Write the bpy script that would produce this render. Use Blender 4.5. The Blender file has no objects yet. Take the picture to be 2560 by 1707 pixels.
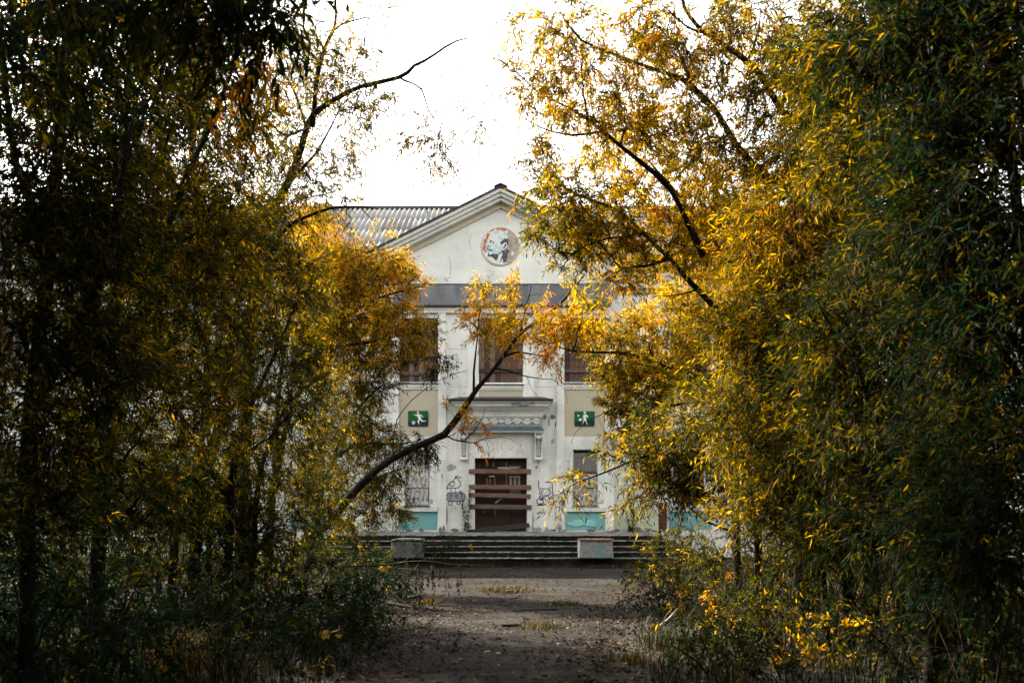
import bpy, math, random
import numpy as np
from mathutils import Vector, Matrix

SC = bpy.context.scene
COL = SC.collection
rng = np.random.default_rng(11)
random.seed(11)

# ------------------------------------------------------------------ camera, sky, sun, exposure
F = 2430.0            # focal length in photo pixels (2560 wide)
HOR = 1264.0          # horizon row in the photo
EYE = 1.6
cam = bpy.data.cameras.new('camera')
cam.sensor_width = 36.0
cam.lens = 36.0 * F / 2560.0
cam.shift_y = (HOR - 853.5) / 2560.0
cam.clip_start = 0.05
cam.clip_end = 2000
cam.dof.use_dof = True
cam.dof.focus_distance = 27.0
cam.dof.aperture_fstop = 5.0
camo = bpy.data.objects.new('camera', cam)
COL.objects.link(camo)
camo.location = (0, 0, EYE)
camo.rotation_euler = (math.radians(90), 0, 0)
SC.camera = camo

SUN_AZ = math.radians(-52)      # left of the view direction, behind the building
SUN_EL = math.radians(33)
world = bpy.data.worlds.new('World')
SC.world = world
world.use_nodes = True
wn = world.node_tree
bg = wn.nodes['Background']
sky = wn.nodes.new('ShaderNodeTexSky')
sky.sky_type = 'NISHITA'
sky.sun_disc = False
sky.sun_elevation = SUN_EL
sky.sun_rotation = SUN_AZ
sky.air_density = 1.0
sky.dust_density = 4.0
sky.ozone_density = 1.0
hs = wn.nodes.new('ShaderNodeHueSaturation')
hs.inputs['Saturation'].default_value = 0.08
wn.links.new(sky.outputs[0], hs.inputs['Color'])
wn.links.new(hs.outputs[0], bg.inputs['Color'])
bg.inputs['Strength'].default_value = 0.15

sun = bpy.data.lights.new('sun', 'SUN')
sun.energy = 5.0
sun.angle = math.radians(0.6)
sun.color = (1.0, 0.87, 0.66)
suno = bpy.data.objects.new('sun', sun)
COL.objects.link(suno)
sd = Vector((math.sin(SUN_AZ) * math.cos(SUN_EL), math.cos(SUN_AZ) * math.cos(SUN_EL), math.sin(SUN_EL)))
suno.rotation_euler = sd.to_track_quat('Z', 'Y').to_euler()
suno.location = (-30, 30, 40)

SC.view_settings.view_transform = 'Standard'
SC.view_settings.look = 'None'
SC.view_settings.gamma = 1
SC.view_settings.exposure = 2.45
SC.cycles.max_bounces = 6
SC.cycles.diffuse_bounces = 3
SC.cycles.transmission_bounces = 4
SC.cycles.glossy_bounces = 2
SC.cycles.caustics_reflective = False
SC.cycles.caustics_refractive = False

# ------------------------------------------------------------------ helpers
FY = 30.0
def fx(px): return (px - 1280.0) * FY / F
def fz(py): return EYE + (HOR - py) * FY / F
def at(px, py, Y):
    z = -0.06 if py is None else EYE + (HOR - py) * Y / F
    return np.array([(px - 1280.0) * Y / F, Y, z])

ORG = {}
def empty(name, loc, label=None, cat=None, group=None, kind=None):
    o = bpy.data.objects.new(name, None)
    COL.objects.link(o)
    o.location = loc
    o.empty_display_size = 0.2
    ORG[o.name] = np.array(loc, float)
    tag(o, label, cat, group, kind)
    return o
def tag(o, label=None, cat=None, group=None, kind=None):
    if label: o['label'] = label
    if cat: o['category'] = cat
    if group: o['group'] = group
    if kind: o['kind'] = kind
    return o

def link(name, me, parent=None, mats=None, loc=None):
    o = bpy.data.objects.new(name, me)
    COL.objects.link(o)
    if parent is not None:
        o.parent = parent
        ORG[o.name] = ORG[parent.name]
    else:
        ORG[o.name] = np.zeros(3) if loc is None else np.array(loc, float)
    if loc is not None:
        o.location = loc
    return o

def mesh_np(name, V, T, mat, nper=3, attrs=None, smooth=False):
    """mesh from numpy verts (n,3) and faces (m,nper)"""
    me = bpy.data.meshes.new(name)
    V = np.asarray(V, np.float32); T = np.asarray(T, np.int32)
    me.vertices.add(len(V)); me.vertices.foreach_set('co', V.ravel())
    m = len(T)
    me.loops.add(m * nper); me.loops.foreach_set('vertex_index', T.ravel())
    me.polygons.add(m)
    me.polygons.foreach_set('loop_start', np.arange(0, m * nper, nper, dtype=np.int32))
    me.polygons.foreach_set('loop_total', np.full(m, nper, np.int32))
    if smooth:
        me.polygons.foreach_set('use_smooth', np.ones(m, bool))
    me.update(calc_edges=True)
    for k, a in (attrs or {}).items():
        at_ = me.attributes.new(k, 'FLOAT', 'POINT')
        at_.data.foreach_set('value', np.asarray(a, np.float32))
    if mat: me.materials.append(mat)
    return me

class MB:
    def __init__(s): s.v = []; s.f = []
    def quad(s, a, b, c, d):
        n = len(s.v); s.v += [a, b, c, d]; s.f.append((n, n+1, n+2, n+3))
    def box(s, x0, x1, y0, y1, z0, z1):
        n = len(s.v)
        s.v += [(x0,y0,z0),(x1,y0,z0),(x1,y1,z0),(x0,y1,z0),(x0,y0,z1),(x1,y0,z1),(x1,y1,z1),(x0,y1,z1)]
        for f in ((0,3,2,1),(4,5,6,7),(0,1,5,4),(1,2,6,5),(2,3,7,6),(3,0,4,7)):
            s.f.append(tuple(n+i for i in f))
        return s
    def prism(s, poly, y0, y1):
        """poly: (x,z) outline, front at y0, back at y1"""
        A = sum(poly[i][0]*poly[(i+1)%len(poly)][1]-poly[(i+1)%len(poly)][0]*poly[i][1] for i in range(len(poly)))
        if A < 0: poly = poly[::-1]
        n = len(s.v); k = len(poly)
        s.v += [(x, y0, z) for x, z in poly] + [(x, y1, z) for x, z in poly]
        s.f.append(tuple(range(n, n+k)))
        s.f.append(tuple(range(n+2*k-1, n+k-1, -1)))
        for i in range(k):
            j = (i+1) % k
            s.f.append((n+j, n+i, n+k+i, n+k+j))
        return s
    def frustum(s, a, b):
        """a=(x0,x1,y0,y1,z) bottom rect, b top rect"""
        n = len(s.v)
        for x0,x1,y0,y1,z in (a, b):
            s.v += [(x0,y0,z),(x1,y0,z),(x1,y1,z),(x0,y1,z)]
        for f in ((0,3,2,1),(4,5,6,7),(0,1,5,4),(1,2,6,5),(2,3,7,6),(3,0,4,7)):
            s.f.append(tuple(n+i for i in f))
        return s
    def tube(s, pts, rad, k=6):
        pts = [np.array(p, float) for p in pts]
        if np.isscalar(rad): rad = [rad]*len(pts)
        n = len(s.v)
        for i, p in enumerate(pts):
            d = pts[min(i+1, len(pts)-1)] - pts[max(i-1, 0)]
            d = d/(np.linalg.norm(d)+1e-9)
            r = np.array([0,1,0]) if abs(d[1]) < .8 else np.array([1,0,0])
            u = np.cross(d, r); u /= np.linalg.norm(u)+1e-9
            w = np.cross(d, u)
            for j in range(k):
                a = 2*math.pi*j/k
                s.v.append(tuple(p + rad[i]*(math.cos(a)*u + math.sin(a)*w)))
        for i in range(len(pts)-1):
            for j in range(k):
                j2 = (j+1) % k
                s.f.append((n+i*k+j, n+i*k+j2, n+(i+1)*k+j2, n+(i+1)*k+j))
        s.f.append(tuple(n+j for j in range(k))[::-1])
        s.f.append(tuple(n+(len(pts)-1)*k+j for j in range(k)))
        return s
    def stroke(s, pts, w, y, th=0.003):
        """flat painted stroke on a wall plane: pts (x,z)"""
        P = [np.array(p, float) for p in pts]
        L = []; R = []
        for i, p in enumerate(P):
            d = P[min(i+1, len(P)-1)] - P[max(i-1, 0)]
            d /= np.linalg.norm(d)+1e-9
            nn = np.array([-d[1], d[0]])*w/2
            L.append(p+nn); R.append(p-nn)
        n = len(s.v)
        for a, b in zip(L, R):
            s.v += [(a[0], y, a[1]), (b[0], y, b[1]), (a[0], y+th, a[1]), (b[0], y+th, b[1])]
        for i in range(len(P)-1):
            q = n+4*i
            s.f += [(q, q+4, q+5, q+1), (q, q+2, q+6, q+4), (q+1, q+5, q+7, q+3)]
        return s
    def build(s, name, mat, parent=None, loc=None, smooth=False, bevel=0):
        me = bpy.data.meshes.new(name)
        o0 = ORG[parent.name] if parent is not None else (np.zeros(3) if loc is None else np.array(loc, float))
        me.from_pydata([tuple(np.array(v, float)-o0) for v in s.v], [], s.f)
        if smooth: me.polygons.foreach_set('use_smooth', [True]*len(me.polygons))
        me.materials.append(mat)
        me.update()
        ob = link(name, me, parent, loc=loc)
        if bevel:
            b = ob.modifiers.new('bevel', 'BEVEL'); b.width = bevel; b.segments = 1; b.limit_method = 'ANGLE'
        return ob

def resample(P, step):
    P = np.array(P, float)
    # smooth by Catmull-Rom
    Q = [P[0]]
    for i in range(len(P)-1):
        p0 = P[max(i-1, 0)]; p1 = P[i]; p2 = P[i+1]; p3 = P[min(i+2, len(P)-1)]
        n = max(2, int(np.linalg.norm(p2-p1)/step))
        for j in range(1, n+1):
            t = j/n
            Q.append(.5*((2*p1)+(-p0+p2)*t+(2*p0-5*p1+4*p2-p3)*t*t+(-p0+3*p1-3*p2+p3)*t**3))
    return np.array(Q)

# ------------------------------------------------------------------ materials
def newmat(name):
    m = bpy.data.materials.new(name); m.use_nodes = True
    nt = m.node_tree
    p = nt.nodes['Principled BSDF']
    return m, nt, p
def N(nt, t, **kw):
    n = nt.nodes.new(t)
    for k, v in kw.items():
        if k in n.inputs: n.inputs[k].default_value = v
        else: setattr(n, k, v)
    return n
def coords(nt, scale=(1,1,1)):
    tc = N(nt, 'ShaderNodeTexCoord'); mp = N(nt, 'ShaderNodeMapping')
    mp.inputs['Scale'].default_value = scale
    nt.links.new(tc.outputs['Object'], mp.inputs['Vector'])
    return mp.outputs[0]
def noise(nt, vec, scale, detail=6, rough=.6, dist=0):
    n = N(nt, 'ShaderNodeTexNoise'); n.inputs['Scale'].default_value = scale
    n.inputs['Detail'].default_value = detail; n.inputs['Roughness'].default_value = rough
    n.inputs['Distortion'].default_value = dist
    nt.links.new(vec, n.inputs['Vector']); return n.outputs['Fac']
def ramp(nt, fac, a, b, va=0.0, vb=1.0):
    m = N(nt, 'ShaderNodeMapRange'); m.inputs['From Min'].default_value = a; m.inputs['From Max'].default_value = b
    m.inputs['To Min'].default_value = va; m.inputs['To Max'].default_value = vb
    m.clamp = True
    nt.links.new(fac, m.inputs['Value']); return m.outputs[0]
def mix(nt, fac, a, b):
    m = N(nt, 'ShaderNodeMix'); m.data_type = 'RGBA'
    for s, v in ((m.inputs[0], fac), (m.inputs[6], a), (m.inputs[7], b)):
        if isinstance(v, (tuple, list)): s.default_value = (*v[:3], 1)
        elif isinstance(v, (int, float)): s.default_value = v
        else: nt.links.new(v, s)
    return m.outputs[2]
def mul(nt, a, b, op='MULTIPLY'):
    m = N(nt, 'ShaderNodeMath'); m.operation = op
    for s, v in ((m.inputs[0], a), (m.inputs[1], b)):
        if isinstance(v, (int, float)): s.default_value = v
        else: nt.links.new(v, s)
    return m.outputs[0]
def bump(nt, p, h, strength=.3, dist=.02):
    b = N(nt, 'ShaderNodeBump'); b.inputs['Strength'].default_value = strength; b.inputs['Distance'].default_value = dist
    nt.links.new(h, b.inputs['Height']); nt.links.new(b.outputs[0], p.inputs['Normal'])
def rough(p, r, spec=.3):
    p.inputs['Roughness'].default_value = r
    p.inputs['Specular IOR Level'].default_value = spec

def basic(name, c, r=.8, var=.25, scale=6, bs=.25, bd=.01, stretch=(1,1,1), spec=.3, c2=None, t=(.5,.62)):
    m, nt, p = newmat(name); rough(p, r, spec)
    v = coords(nt, stretch)
    n = noise(nt, v, scale)
    lo = tuple(x*(1-var) for x in c); hi = tuple(x*(1+var) for x in c)
    col = mix(nt, ramp(nt, n, .3, .7), lo, hi)
    if c2:
        n2 = noise(nt, v, scale*.6, 8, .7)
        col = mix(nt, ramp(nt, n2, t[0], t[1]), col, c2)
    nt.links.new(col, p.inputs['Base Color'])
    bump(nt, p, noise(nt, v, scale*5, 5), bs, bd)
    return m

def plaster(name, base, grey=(.56,.60,.57), peel=.685, streak=.4, chip=(.30,.31,.30)):
    m, nt, p = newmat(name); rough(p, .9, .15)
    v = coords(nt); vs = coords(nt, (2.6, 2.6, .3))
    col = mix(nt, ramp(nt, noise(nt, v, .8, 8, .65), .42, .64, 0, .7), base, grey)
    col = mix(nt, mul(nt, ramp(nt, noise(nt, vs, 1.6, 7, .65), .50, .68, 0, streak), ramp(nt, noise(nt, v, .45, 4, .5), .46, .60)), col, (.37,.37,.32))
    col = mix(nt, ramp(nt, noise(nt, v, 26, 4, .6), .58, .75, 0, .35), col, (.5,.5,.46))
    n3 = noise(nt, v, 3.1, 9, .72, .4)
    col = mix(nt, ramp(nt, n3, peel, peel+.02, 0, .8), col, chip)
    nt.links.new(col, p.inputs['Base Color'])
    h = mul(nt, noise(nt, v, 45, 5, .6), mul(nt, ramp(nt, n3, peel, peel+.02), -.9), 'ADD')
    bump(nt, p, h, .45, .012)
    return m

M = {}
M['plaster'] = plaster('white_plaster', (.82,.815,.745))
M['plaster_low'] = plaster('worn_white_plaster', (.81,.805,.735), grey=(.47,.51,.475), peel=.615, streak=.7)
M['tympanum'] = plaster('gable_plaster', (.82,.815,.735), peel=.74, streak=.2)
M['cream'] = plaster('cream_paint', (.50,.45,.32), grey=(.45,.42,.33), peel=.73, streak=.25, chip=(.62,.6,.5))
M['beige'] = plaster('beige_shaded_paint', (.62,.56,.43), grey=(.55,.52,.42), peel=.74, streak=.3)  # beige paint; on the cornice beds its colour takes in the shade
M['green_wall'] = plaster('pale_green_paint', (.50,.55,.36), grey=(.56,.58,.47), peel=.72, streak=.3, chip=(.7,.7,.64))
M['turq'] = plaster('turquoise_paint', (.15,.40,.40), grey=(.22,.44,.43), peel=.60, streak=.8, chip=(.33,.35,.34))
M['turq_peel'] = plaster('peeling_turquoise_paint', (.17,.47,.47), grey=(.28,.50,.49), peel=.53, streak=.6, chip=(.34,.36,.35))
M['flap'] = basic('loose_turquoise_plaster', (.25,.62,.60), .8, .15, 8)
M['bluegrey'] = basic('blue_grey_paint', (.085,.14,.165), .8, .3, 9, c2=(.6,.62,.58), t=(.66,.69))
M['zinc'] = basic('zinc_sheet', (.17,.18,.19), .55, .25, 3, .2, .004, (1,1,.25), c2=(.10,.105,.11), t=(.5,.7))
M['sill_zinc'] = basic('sill_zinc', (.30,.35,.37), .5, .2, 5)
M['recess'] = basic('grey_frieze_ground', (.34,.33,.30), .9, .3, 12, .4, .01)  # frieze ground set darker than the scrolls for contrast
M['recess2'] = basic('grimy_recess', (.20,.195,.185), .9, .4, 14, .5, .01)
M['hood'] = basic('rusty_dark_sheet', (.045,.035,.03), .7, .4, 6, c2=(.16,.15,.14), t=(.62,.68))
M['roofedge'] = basic('dark_roof_edge', (.045,.045,.042), .85, .4, 7)
M['rust'] = basic('rust_mark', (.42,.33,.26), .9, .3, 20)
M['ghost'] = basic('faded_letter_mark', (.135,.142,.152), .7, .3, 12)
M['hole'] = basic('dark_hole', (.02,.02,.02), .9, .2)
M['greypatch'] = basic('bare_render_patch', (.36,.37,.36), .9, .3, 14, .5, .02)
M['darkstain'] = basic('dark_stain', (.17,.18,.175), .9, .3, 14, .5, .02)
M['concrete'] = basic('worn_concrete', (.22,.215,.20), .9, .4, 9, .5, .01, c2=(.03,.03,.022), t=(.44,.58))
M['riser'] = basic('stained_shaded_concrete', (.012,.011,.009), .95, .6, 5, .6, .02, c2=(.008,.010,.005), t=(.5,.6))  # stained concrete, with the shade on the risers put into its colour
M['blockgrey'] = basic('dirty_block_concrete', (.13,.125,.115), .9, .5, 6, .6, .02, c2=(.34,.34,.33), t=(.58,.7))
M['blockpeel'] = basic('peeling_block_paint', (.33,.325,.315), .9, .35, 9, .6, .015, c2=(.17,.36,.37), t=(.535,.56))
M['brickcap'] = basic('brick_cap', (.32,.15,.09), .9, .35, 14, c2=(.42,.30,.22), t=(.55,.65))
M['brick'] = basic('brick', (.12,.05,.035), .95, .5, 14, .7, .01)
M['mortar'] = basic('mortar', (.10,.085,.07), .95, .4, 20)
M['inside'] = basic('dark_interior', (.02,.017,.015), .95, .2)
M['glass'] = basic('dusty_glass', (.10,.11,.11), .3, .3, 5, .1, .002, spec=.6)
def wood(name, c, var=.5, c2=None, t=(.55,.65)):
    return basic(name, c, .85, var, 9, .6, .006, (6, 6, .7), c2=c2, t=t)
def woodx(name, c, var=.5, c2=None, t=(.55,.65)):
    return basic(name, c, .85, var, 9, .6, .006, (.7, 6, 6), c2=c2, t=t)
M['plank_a'] = wood('weathered_brown_plank', (.115,.064,.042), .6, c2=(.045,.026,.019))
M['plank_b'] = wood('greyish_plank', (.16,.11,.08), .6, c2=(.07,.05,.038))
M['plank_c'] = wood('dark_plank', (.06,.035,.025), .6, c2=(.024,.014,.011))
M['door_plank'] = woodx('door_bar_plank', (.17,.095,.063), .5, c2=(.06,.032,.022), t=(.54,.66))
M['door_plank2'] = woodx('greyed_bar_plank', (.115,.085,.065), .5, c2=(.05,.035,.028), t=(.54,.66))
M['old_plank'] = woodx('blackened_plank', (.035,.032,.03), .4, c2=(.06,.055,.05))
M['door_dark'] = wood('dark_door_wood', (.035,.018,.011), c2=(.075,.038,.022))
M['door_brown'] = wood('bare_door_wood', (.16,.085,.05), c2=(.08,.04,.025))
M['pale_wood'] = woodx('pale_split_wood', (.30,.28,.24), .3)
M['peelwood'] = basic('peeling_white_boards', (.52,.51,.49), .85, .2, 7, .6, .01, (3,3,.4), c2=(.16,.145,.14), t=(.48,.58))
M['ply'] = basic('grey_plywood', (.17,.165,.16), .8, .2, 5, .3, .004, (4,4,.5))
M['railred'] = woodx('red_brown_rail', (.16,.07,.045))
M['slate'] = basic('asbestos_sheet', (.29,.286,.275), .9, .22, 2.2, .4, .004, (1.6,.5,.5), c2=(.20,.20,.19), t=(.54,.68))
M['slate_d'] = basic('darker_asbestos_sheet', (.20,.197,.19), .9, .25, 2.2, .4, .004, (1.6,.5,.5), c2=(.33,.33,.31), t=(.56,.7))
M['sgreen'] = basic('sign_green', (.004,.095,.028), .45, .25, 8, .05, .001)
M['sdark'] = basic('sign_dark_teal', (.003,.022,.030), .45, .25, 8, .05, .001)
M['swhite'] = basic('sign_white', (.76,.77,.73), .6, .06, 10, .05, .001)
M['spray_green'] = basic('green_spray', (.025,.09,.05), .8, .3, 16)
M['spray_grey'] = basic('grey_spray_fill', (.34,.32,.39), .85, .3, 14)
M['spray_violet'] = basic('violet_spray', (.07,.035,.12), .8, .3, 16)
M['spray_red'] = basic('red_spray', (.45,.16,.13), .8, .3, 16)
def shards(name, c, c2, thr):
    m, nt, p = newmat(name); rough(p, .5, .4)
    v = coords(nt)
    vo = N(nt, 'ShaderNodeTexVoronoi'); vo.inputs['Scale'].default_value = 14
    nt.links.new(v, vo.inputs['Vector'])
    e = N(nt, 'ShaderNodeTexVoronoi'); e.feature = 'DISTANCE_TO_EDGE'; e.inputs['Scale'].default_value = 14
    nt.links.new(v, e.inputs['Vector'])
    sep = N(nt, 'ShaderNodeSeparateColor'); nt.links.new(vo.outputs['Color'], sep.inputs[0])
    col = mix(nt, ramp(nt, sep.outputs[0], thr, thr+.01), c, c2)
    col = mix(nt, ramp(nt, e.outputs['Distance'], .02, .05, .45, 0), col, (.2,.2,.2))
    nt.links.new(col, p.inputs['Base Color'])
    return m
M['mos_white'] = shards('white_shards', (.72,.73,.68), (.42,.62,.62), .72)
M['mos_cream'] = shards('cream_shards', (.76,.75,.68), (.70,.70,.64), .8)
M['mos_red'] = shards('orange_red_shards', (.50,.11,.035), (.56,.15,.045), .5)
M['mos_black'] = shards('slate_black_shards', (.018,.024,.032), (.035,.045,.055), .7)
M['mos_tan'] = basic('bare_mosaic_bed', (.42,.35,.28), .9, .3, 8, .5, .01, c2=(.30,.26,.21), t=(.5,.62))
M['mos_teal'] = shards('pale_teal_shards', (.36,.58,.58), (.48,.66,.65), .5)

# leaves: colour varies by leaf through a per-leaf "tint" value
def leafmat(name, stops, trans=.45, r=.45, spec=.35):
    m, nt, p = newmat(name); rough(p, r, spec)
    a = N(nt, 'ShaderNodeAttribute'); a.attribute_name = 'tint'
    cr = N(nt, 'ShaderNodeValToRGB')
    el = cr.color_ramp.elements
    el[0].position, el[0].color = stops[0][0], (*stops[0][1], 1)
    el[1].position, el[1].color = stops[-1][0], (*stops[-1][1], 1)
    for pos, c in stops[1:-1]:
        e = el.new(pos); e.color = (*c, 1)
    nt.links.new(a.outputs['Fac'], cr.inputs[0])
    nt.links.new(cr.outputs[0], p.inputs['Base Color'])
    t = N(nt, 'ShaderNodeBsdfTranslucent')
    g = N(nt, 'ShaderNodeHueSaturation'); g.inputs['Saturation'].default_value = 1.15; g.inputs['Value'].default_value = 1.6
    nt.links.new(cr.outputs[0], g.inputs['Color']); nt.links.new(g.outputs[0], t.inputs['Color'])
    ms = N(nt, 'ShaderNodeMixShader'); ms.inputs[0].default_value = trans
    nt.links.new(p.outputs[0], ms.inputs[1]); nt.links.new(t.outputs[0], ms.inputs[2])
    nt.links.new(ms.outputs[0], nt.nodes['Material Output'].inputs['Surface'])
    return m
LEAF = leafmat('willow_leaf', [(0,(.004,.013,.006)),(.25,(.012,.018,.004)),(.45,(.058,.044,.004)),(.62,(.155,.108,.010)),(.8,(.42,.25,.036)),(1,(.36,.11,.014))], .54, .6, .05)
GRASS = leafmat('grass_blade', [(0,(.002,.005,.002)),(.4,(.009,.013,.003)),(.7,(.045,.032,.006)),(1,(.20,.11,.02))], .35, .6, .2)
LITTER = leafmat('fallen_leaf', [(0,(.010,.006,.004)),(.5,(.03,.016,.008)),(.8,(.09,.05,.018)),(1,(.30,.2,.09))], .1, .8, .2)
BARK = basic('willow_bark', (.022,.018,.015), .95, .45, 14, .9, .02, (1,1,.35), c2=(.065,.058,.048), t=(.56,.70), spec=.1)
TWIG = basic('twig_bark', (.024,.017,.012), .9, .3, 20, spec=.08)
DEAD = basic('dead_wood', (.030,.024,.019), .95, .4, 12, .5, .01, c2=(.03,.024,.02), t=(.5,.6))

# ------------------------------------------------------------------ ground
def asphalt():
    m, nt, p = newmat('old_asphalt'); rough(p, .95, .06)
    v = coords(nt)
    col = mix(nt, ramp(nt, noise(nt, v, .55, 8, .7), .38, .62), (.017,.0175,.018), (.030,.028,.026))
    col = mix(nt, ramp(nt, noise(nt, coords(nt, (.6,1.6,1)), .9, 9, .75, .6), .44, .56, 0, .92), col, (.010,.006,.004))
    col = mix(nt, ramp(nt, noise(nt, v, 60, 3, .6), .60, .72, 0, .5), col, (.085,.08,.075))
    vo = N(nt, 'ShaderNodeTexVoronoi'); vo.feature = 'DISTANCE_TO_EDGE'; vo.inputs['Scale'].default_value = .6
    nv = N(nt, 'ShaderNodeVectorMath'); nv.operation = 'ADD'
    no = N(nt, 'ShaderNodeTexNoise'); no.inputs['Scale'].default_value = 1.4; no.inputs['Detail'].default_value = 6
    nt.links.new(v, no.inputs['Vector']); nt.links.new(v, nv.inputs[0]); nt.links.new(no.outputs['Color'], nv.inputs[1])
    nt.links.new(nv.outputs[0], vo.inputs['Vector'])
    crack = ramp(nt, vo.outputs['Distance'], .0, .034, 1, 0)
    col = mix(nt, mul(nt, crack, .85), col, (.018,.015,.012))
    nt.links.new(col, p.inputs['Base Color'])
    h = mul(nt, noise(nt, v, 110, 4, .7), mul(nt, crack, -2.5), 'ADD')
    bump(nt, p, h, .5, .012)
    return m
M['asphalt'] = asphalt()
M['soil'] = basic('dark_leafy_soil', (.014,.010,.007), .95, .5, 3, .8, .03, c2=(.026,.017,.01), t=(.52,.6))
g = MB(); S = 600
g.quad((-S,-S,-.012),(S,-S,-.012),(S,S,-.012),(-S,S,-.012))
tag(g.build('ground', M['soil']), kind='structure')
# asphalt: narrow overgrown path opening into a forecourt in front of the steps
lx = [(-12,-1.75),(0,-1.6),(5,-1.5),(8,-1.45),(10,-1.45),(12,-1.5),(14,-1.75),(16,-2.1),(18,-2.6),(20,-3.4),(22,-5),(24,-7),(25.2,-8)]
rx = [(-12,1.5),(0,1.35),(5,1.2),(8,1.05),(10,1.1),(12,1.35),(14,1.7),(16,2.1),(18,2.7),(20,3.3),(22,4.6),(24,6.4),(25.2,8)]
ys = np.arange(-12, 25.21, .3)
def edge(tab, y): return np.interp(y, [a for a,_ in tab], [b for _,b in tab])
jl = np.cumsum(rng.normal(0,.07,len(ys))); jl -= np.linspace(0,jl[-1],len(ys)); jr = rng.normal(0,.07,len(ys))
pm = MB(); nx = 12
for i, y in enumerate(ys):
    a = edge(lx, y)+jl[i]*.5; b = edge(rx, y)+jr[i]
    for j in range(nx+1):
        x = a+(b-a)*j/nx
        edgef = min(j, nx-j)/2
        pm.v.append((x, y, -.012+.012*min(1, edgef)+ (.006*math.sin(y*1.3+x*.9) if edgef >= 1 else 0)+.004))
for i in range(len(ys)-1):
    for j in range(nx):
        q = i*(nx+1)+j
        pm.f.append((q, q+1, q+nx+2, q+nx+1))
tag(pm.build('path', M['asphalt'], smooth=True), kind='structure')

# ------------------------------------------------------------------ building
BX = -0.34
B = empty('school_building', (BX, FY, 0), 'long white plastered two storey school with boarded windows and a gabled front', 'building')
XL, XR = fx(839), fx(1667)           # gabled front
ZC = EYE+(HOR-680)*29.5/F                          # cornice top
def wall(mb, x0, x1, z0, z1, holes, y, depth=.3):
    xs = sorted({x0, x1} | {h for q in holes for h in q[:2]}); zs = sorted({z0, z1} | {h for q in holes for h in q[2:]})
    for i in range(len(xs)-1):
        for k in range(len(zs)-1):
            cx, cz = (xs[i]+xs[i+1])/2, (zs[k]+zs[k+1])/2
            if any(a < cx < b and c < cz < d for a, b, c, d in holes): continue
            mb.quad((xs[i],y,zs[k]),(xs[i+1],y,zs[k]),(xs[i+1],y,zs[k+1]),(xs[i],y,zs[k+1]))
    for a, b, c, d in holes:
        mb.quad((a,y,c),(a,y,d),(a,y+depth,d),(a,y+depth,c))
        mb.quad((b,y,d),(b,y,c),(b,y+depth,c),(b,y+depth,d))
        mb.quad((a,y,d),(b,y,d),(b,y+depth,d),(a,y+depth,d))
        mb.quad((a,y,c),(a,y+depth,c),(b,y+depth,c),(b,y,c))
def hole(a, b, t, bt): return (fx(a), fx(b), fz(bt), fz(t))
UP = [hole(998,1095,795,955), hole(1197,1307,795,957), hole(1411,1512,795,955)]
LOW = [hole(1011,1074,1123,1263), hole(1432,1495,1123,1263)]
DOOR = (fx(1187), fx(1317), .8, fz(1145))
BR = (fx(1646), XR, fz(1325), fz(1256))
w = MB(); wall(w, XL, XR, 0.0, ZC, UP+LOW+[DOOR, BR], FY, .32)
w.quad((XL,FY,0),(XL,FY,ZC),(XL,FY+.4,ZC),(XL,FY+.4,0)); w.quad((XR,FY,ZC),(XR,FY,0),(XR,FY+.4,0),(XR,FY+.4,ZC))
w.build('wall', M['plaster_low'], B)
# gable triangle
apx, apz = fx(1252), EYE+(HOR-462)*29.44/F
SL = .497
gx0, gx1 = apx-(apz-.50-ZC)/SL, apx+(apz-.50-ZC)/SL
gb = MB(); gb.prism([(XL, ZC), (XR, ZC), (XR, min(ZC+.05, apz)), (apx, apz-.45), (XL, ZC+.05)], FY, FY+.3)
gb.build('gable_wall', M['tympanum'], B)
# wings
wingz = ZC
def wing(x0, x1, windows):
    m = MB(); hs_ = []
    for (c, lo) in windows:
        hs_.append((c-.63, c+.63, fz(955), fz(795)))
        hs_.append((c-.42, c+.42, fz(1263), fz(1123)))
    wall(m, x0, x1, 0, wingz, hs_, FY+.35, .3)
    m.build('wall', M['plaster_low'], B)
LWIN = [(XL-.85-2.35*i, 0) for i in range(6)]
RWIN = [(XR+.80+2.35*i, 0) for i in range(6)]
WX0, WX1 = -20.5, 20.0
wing(WX0, XL, LWIN); wing(XR, WX1, RWIN)
e = MB()
e.quad((WX0,FY+.35,0),(WX0,FY+.35,ZC),(WX0,43,ZC),(WX0,43,0)); e.quad((WX1,FY+.35,ZC),(WX1,FY+.35,0),(WX1,43,0),(WX1,43,ZC))
e.quad((WX1,43,0),(WX0,43,0),(WX0,43,ZC),(WX1,43,ZC))
e.quad((WX0,43,ZC),(WX0,38,12.0),(WX0,36.5,12.7),(WX0,FY+.35,ZC)); e.quad((WX1,FY+.35,ZC),(WX1,36.5,12.7),(WX1,38,12.0),(WX1,43,ZC))
e.build('wall', M['plaster'], B)
dk = MB(); dk.box(WX0+.1, WX1-.1, FY+.72, FY+.8, .05, ZC-.1); dk.build('inner_wall', M['inside'], B)

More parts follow.
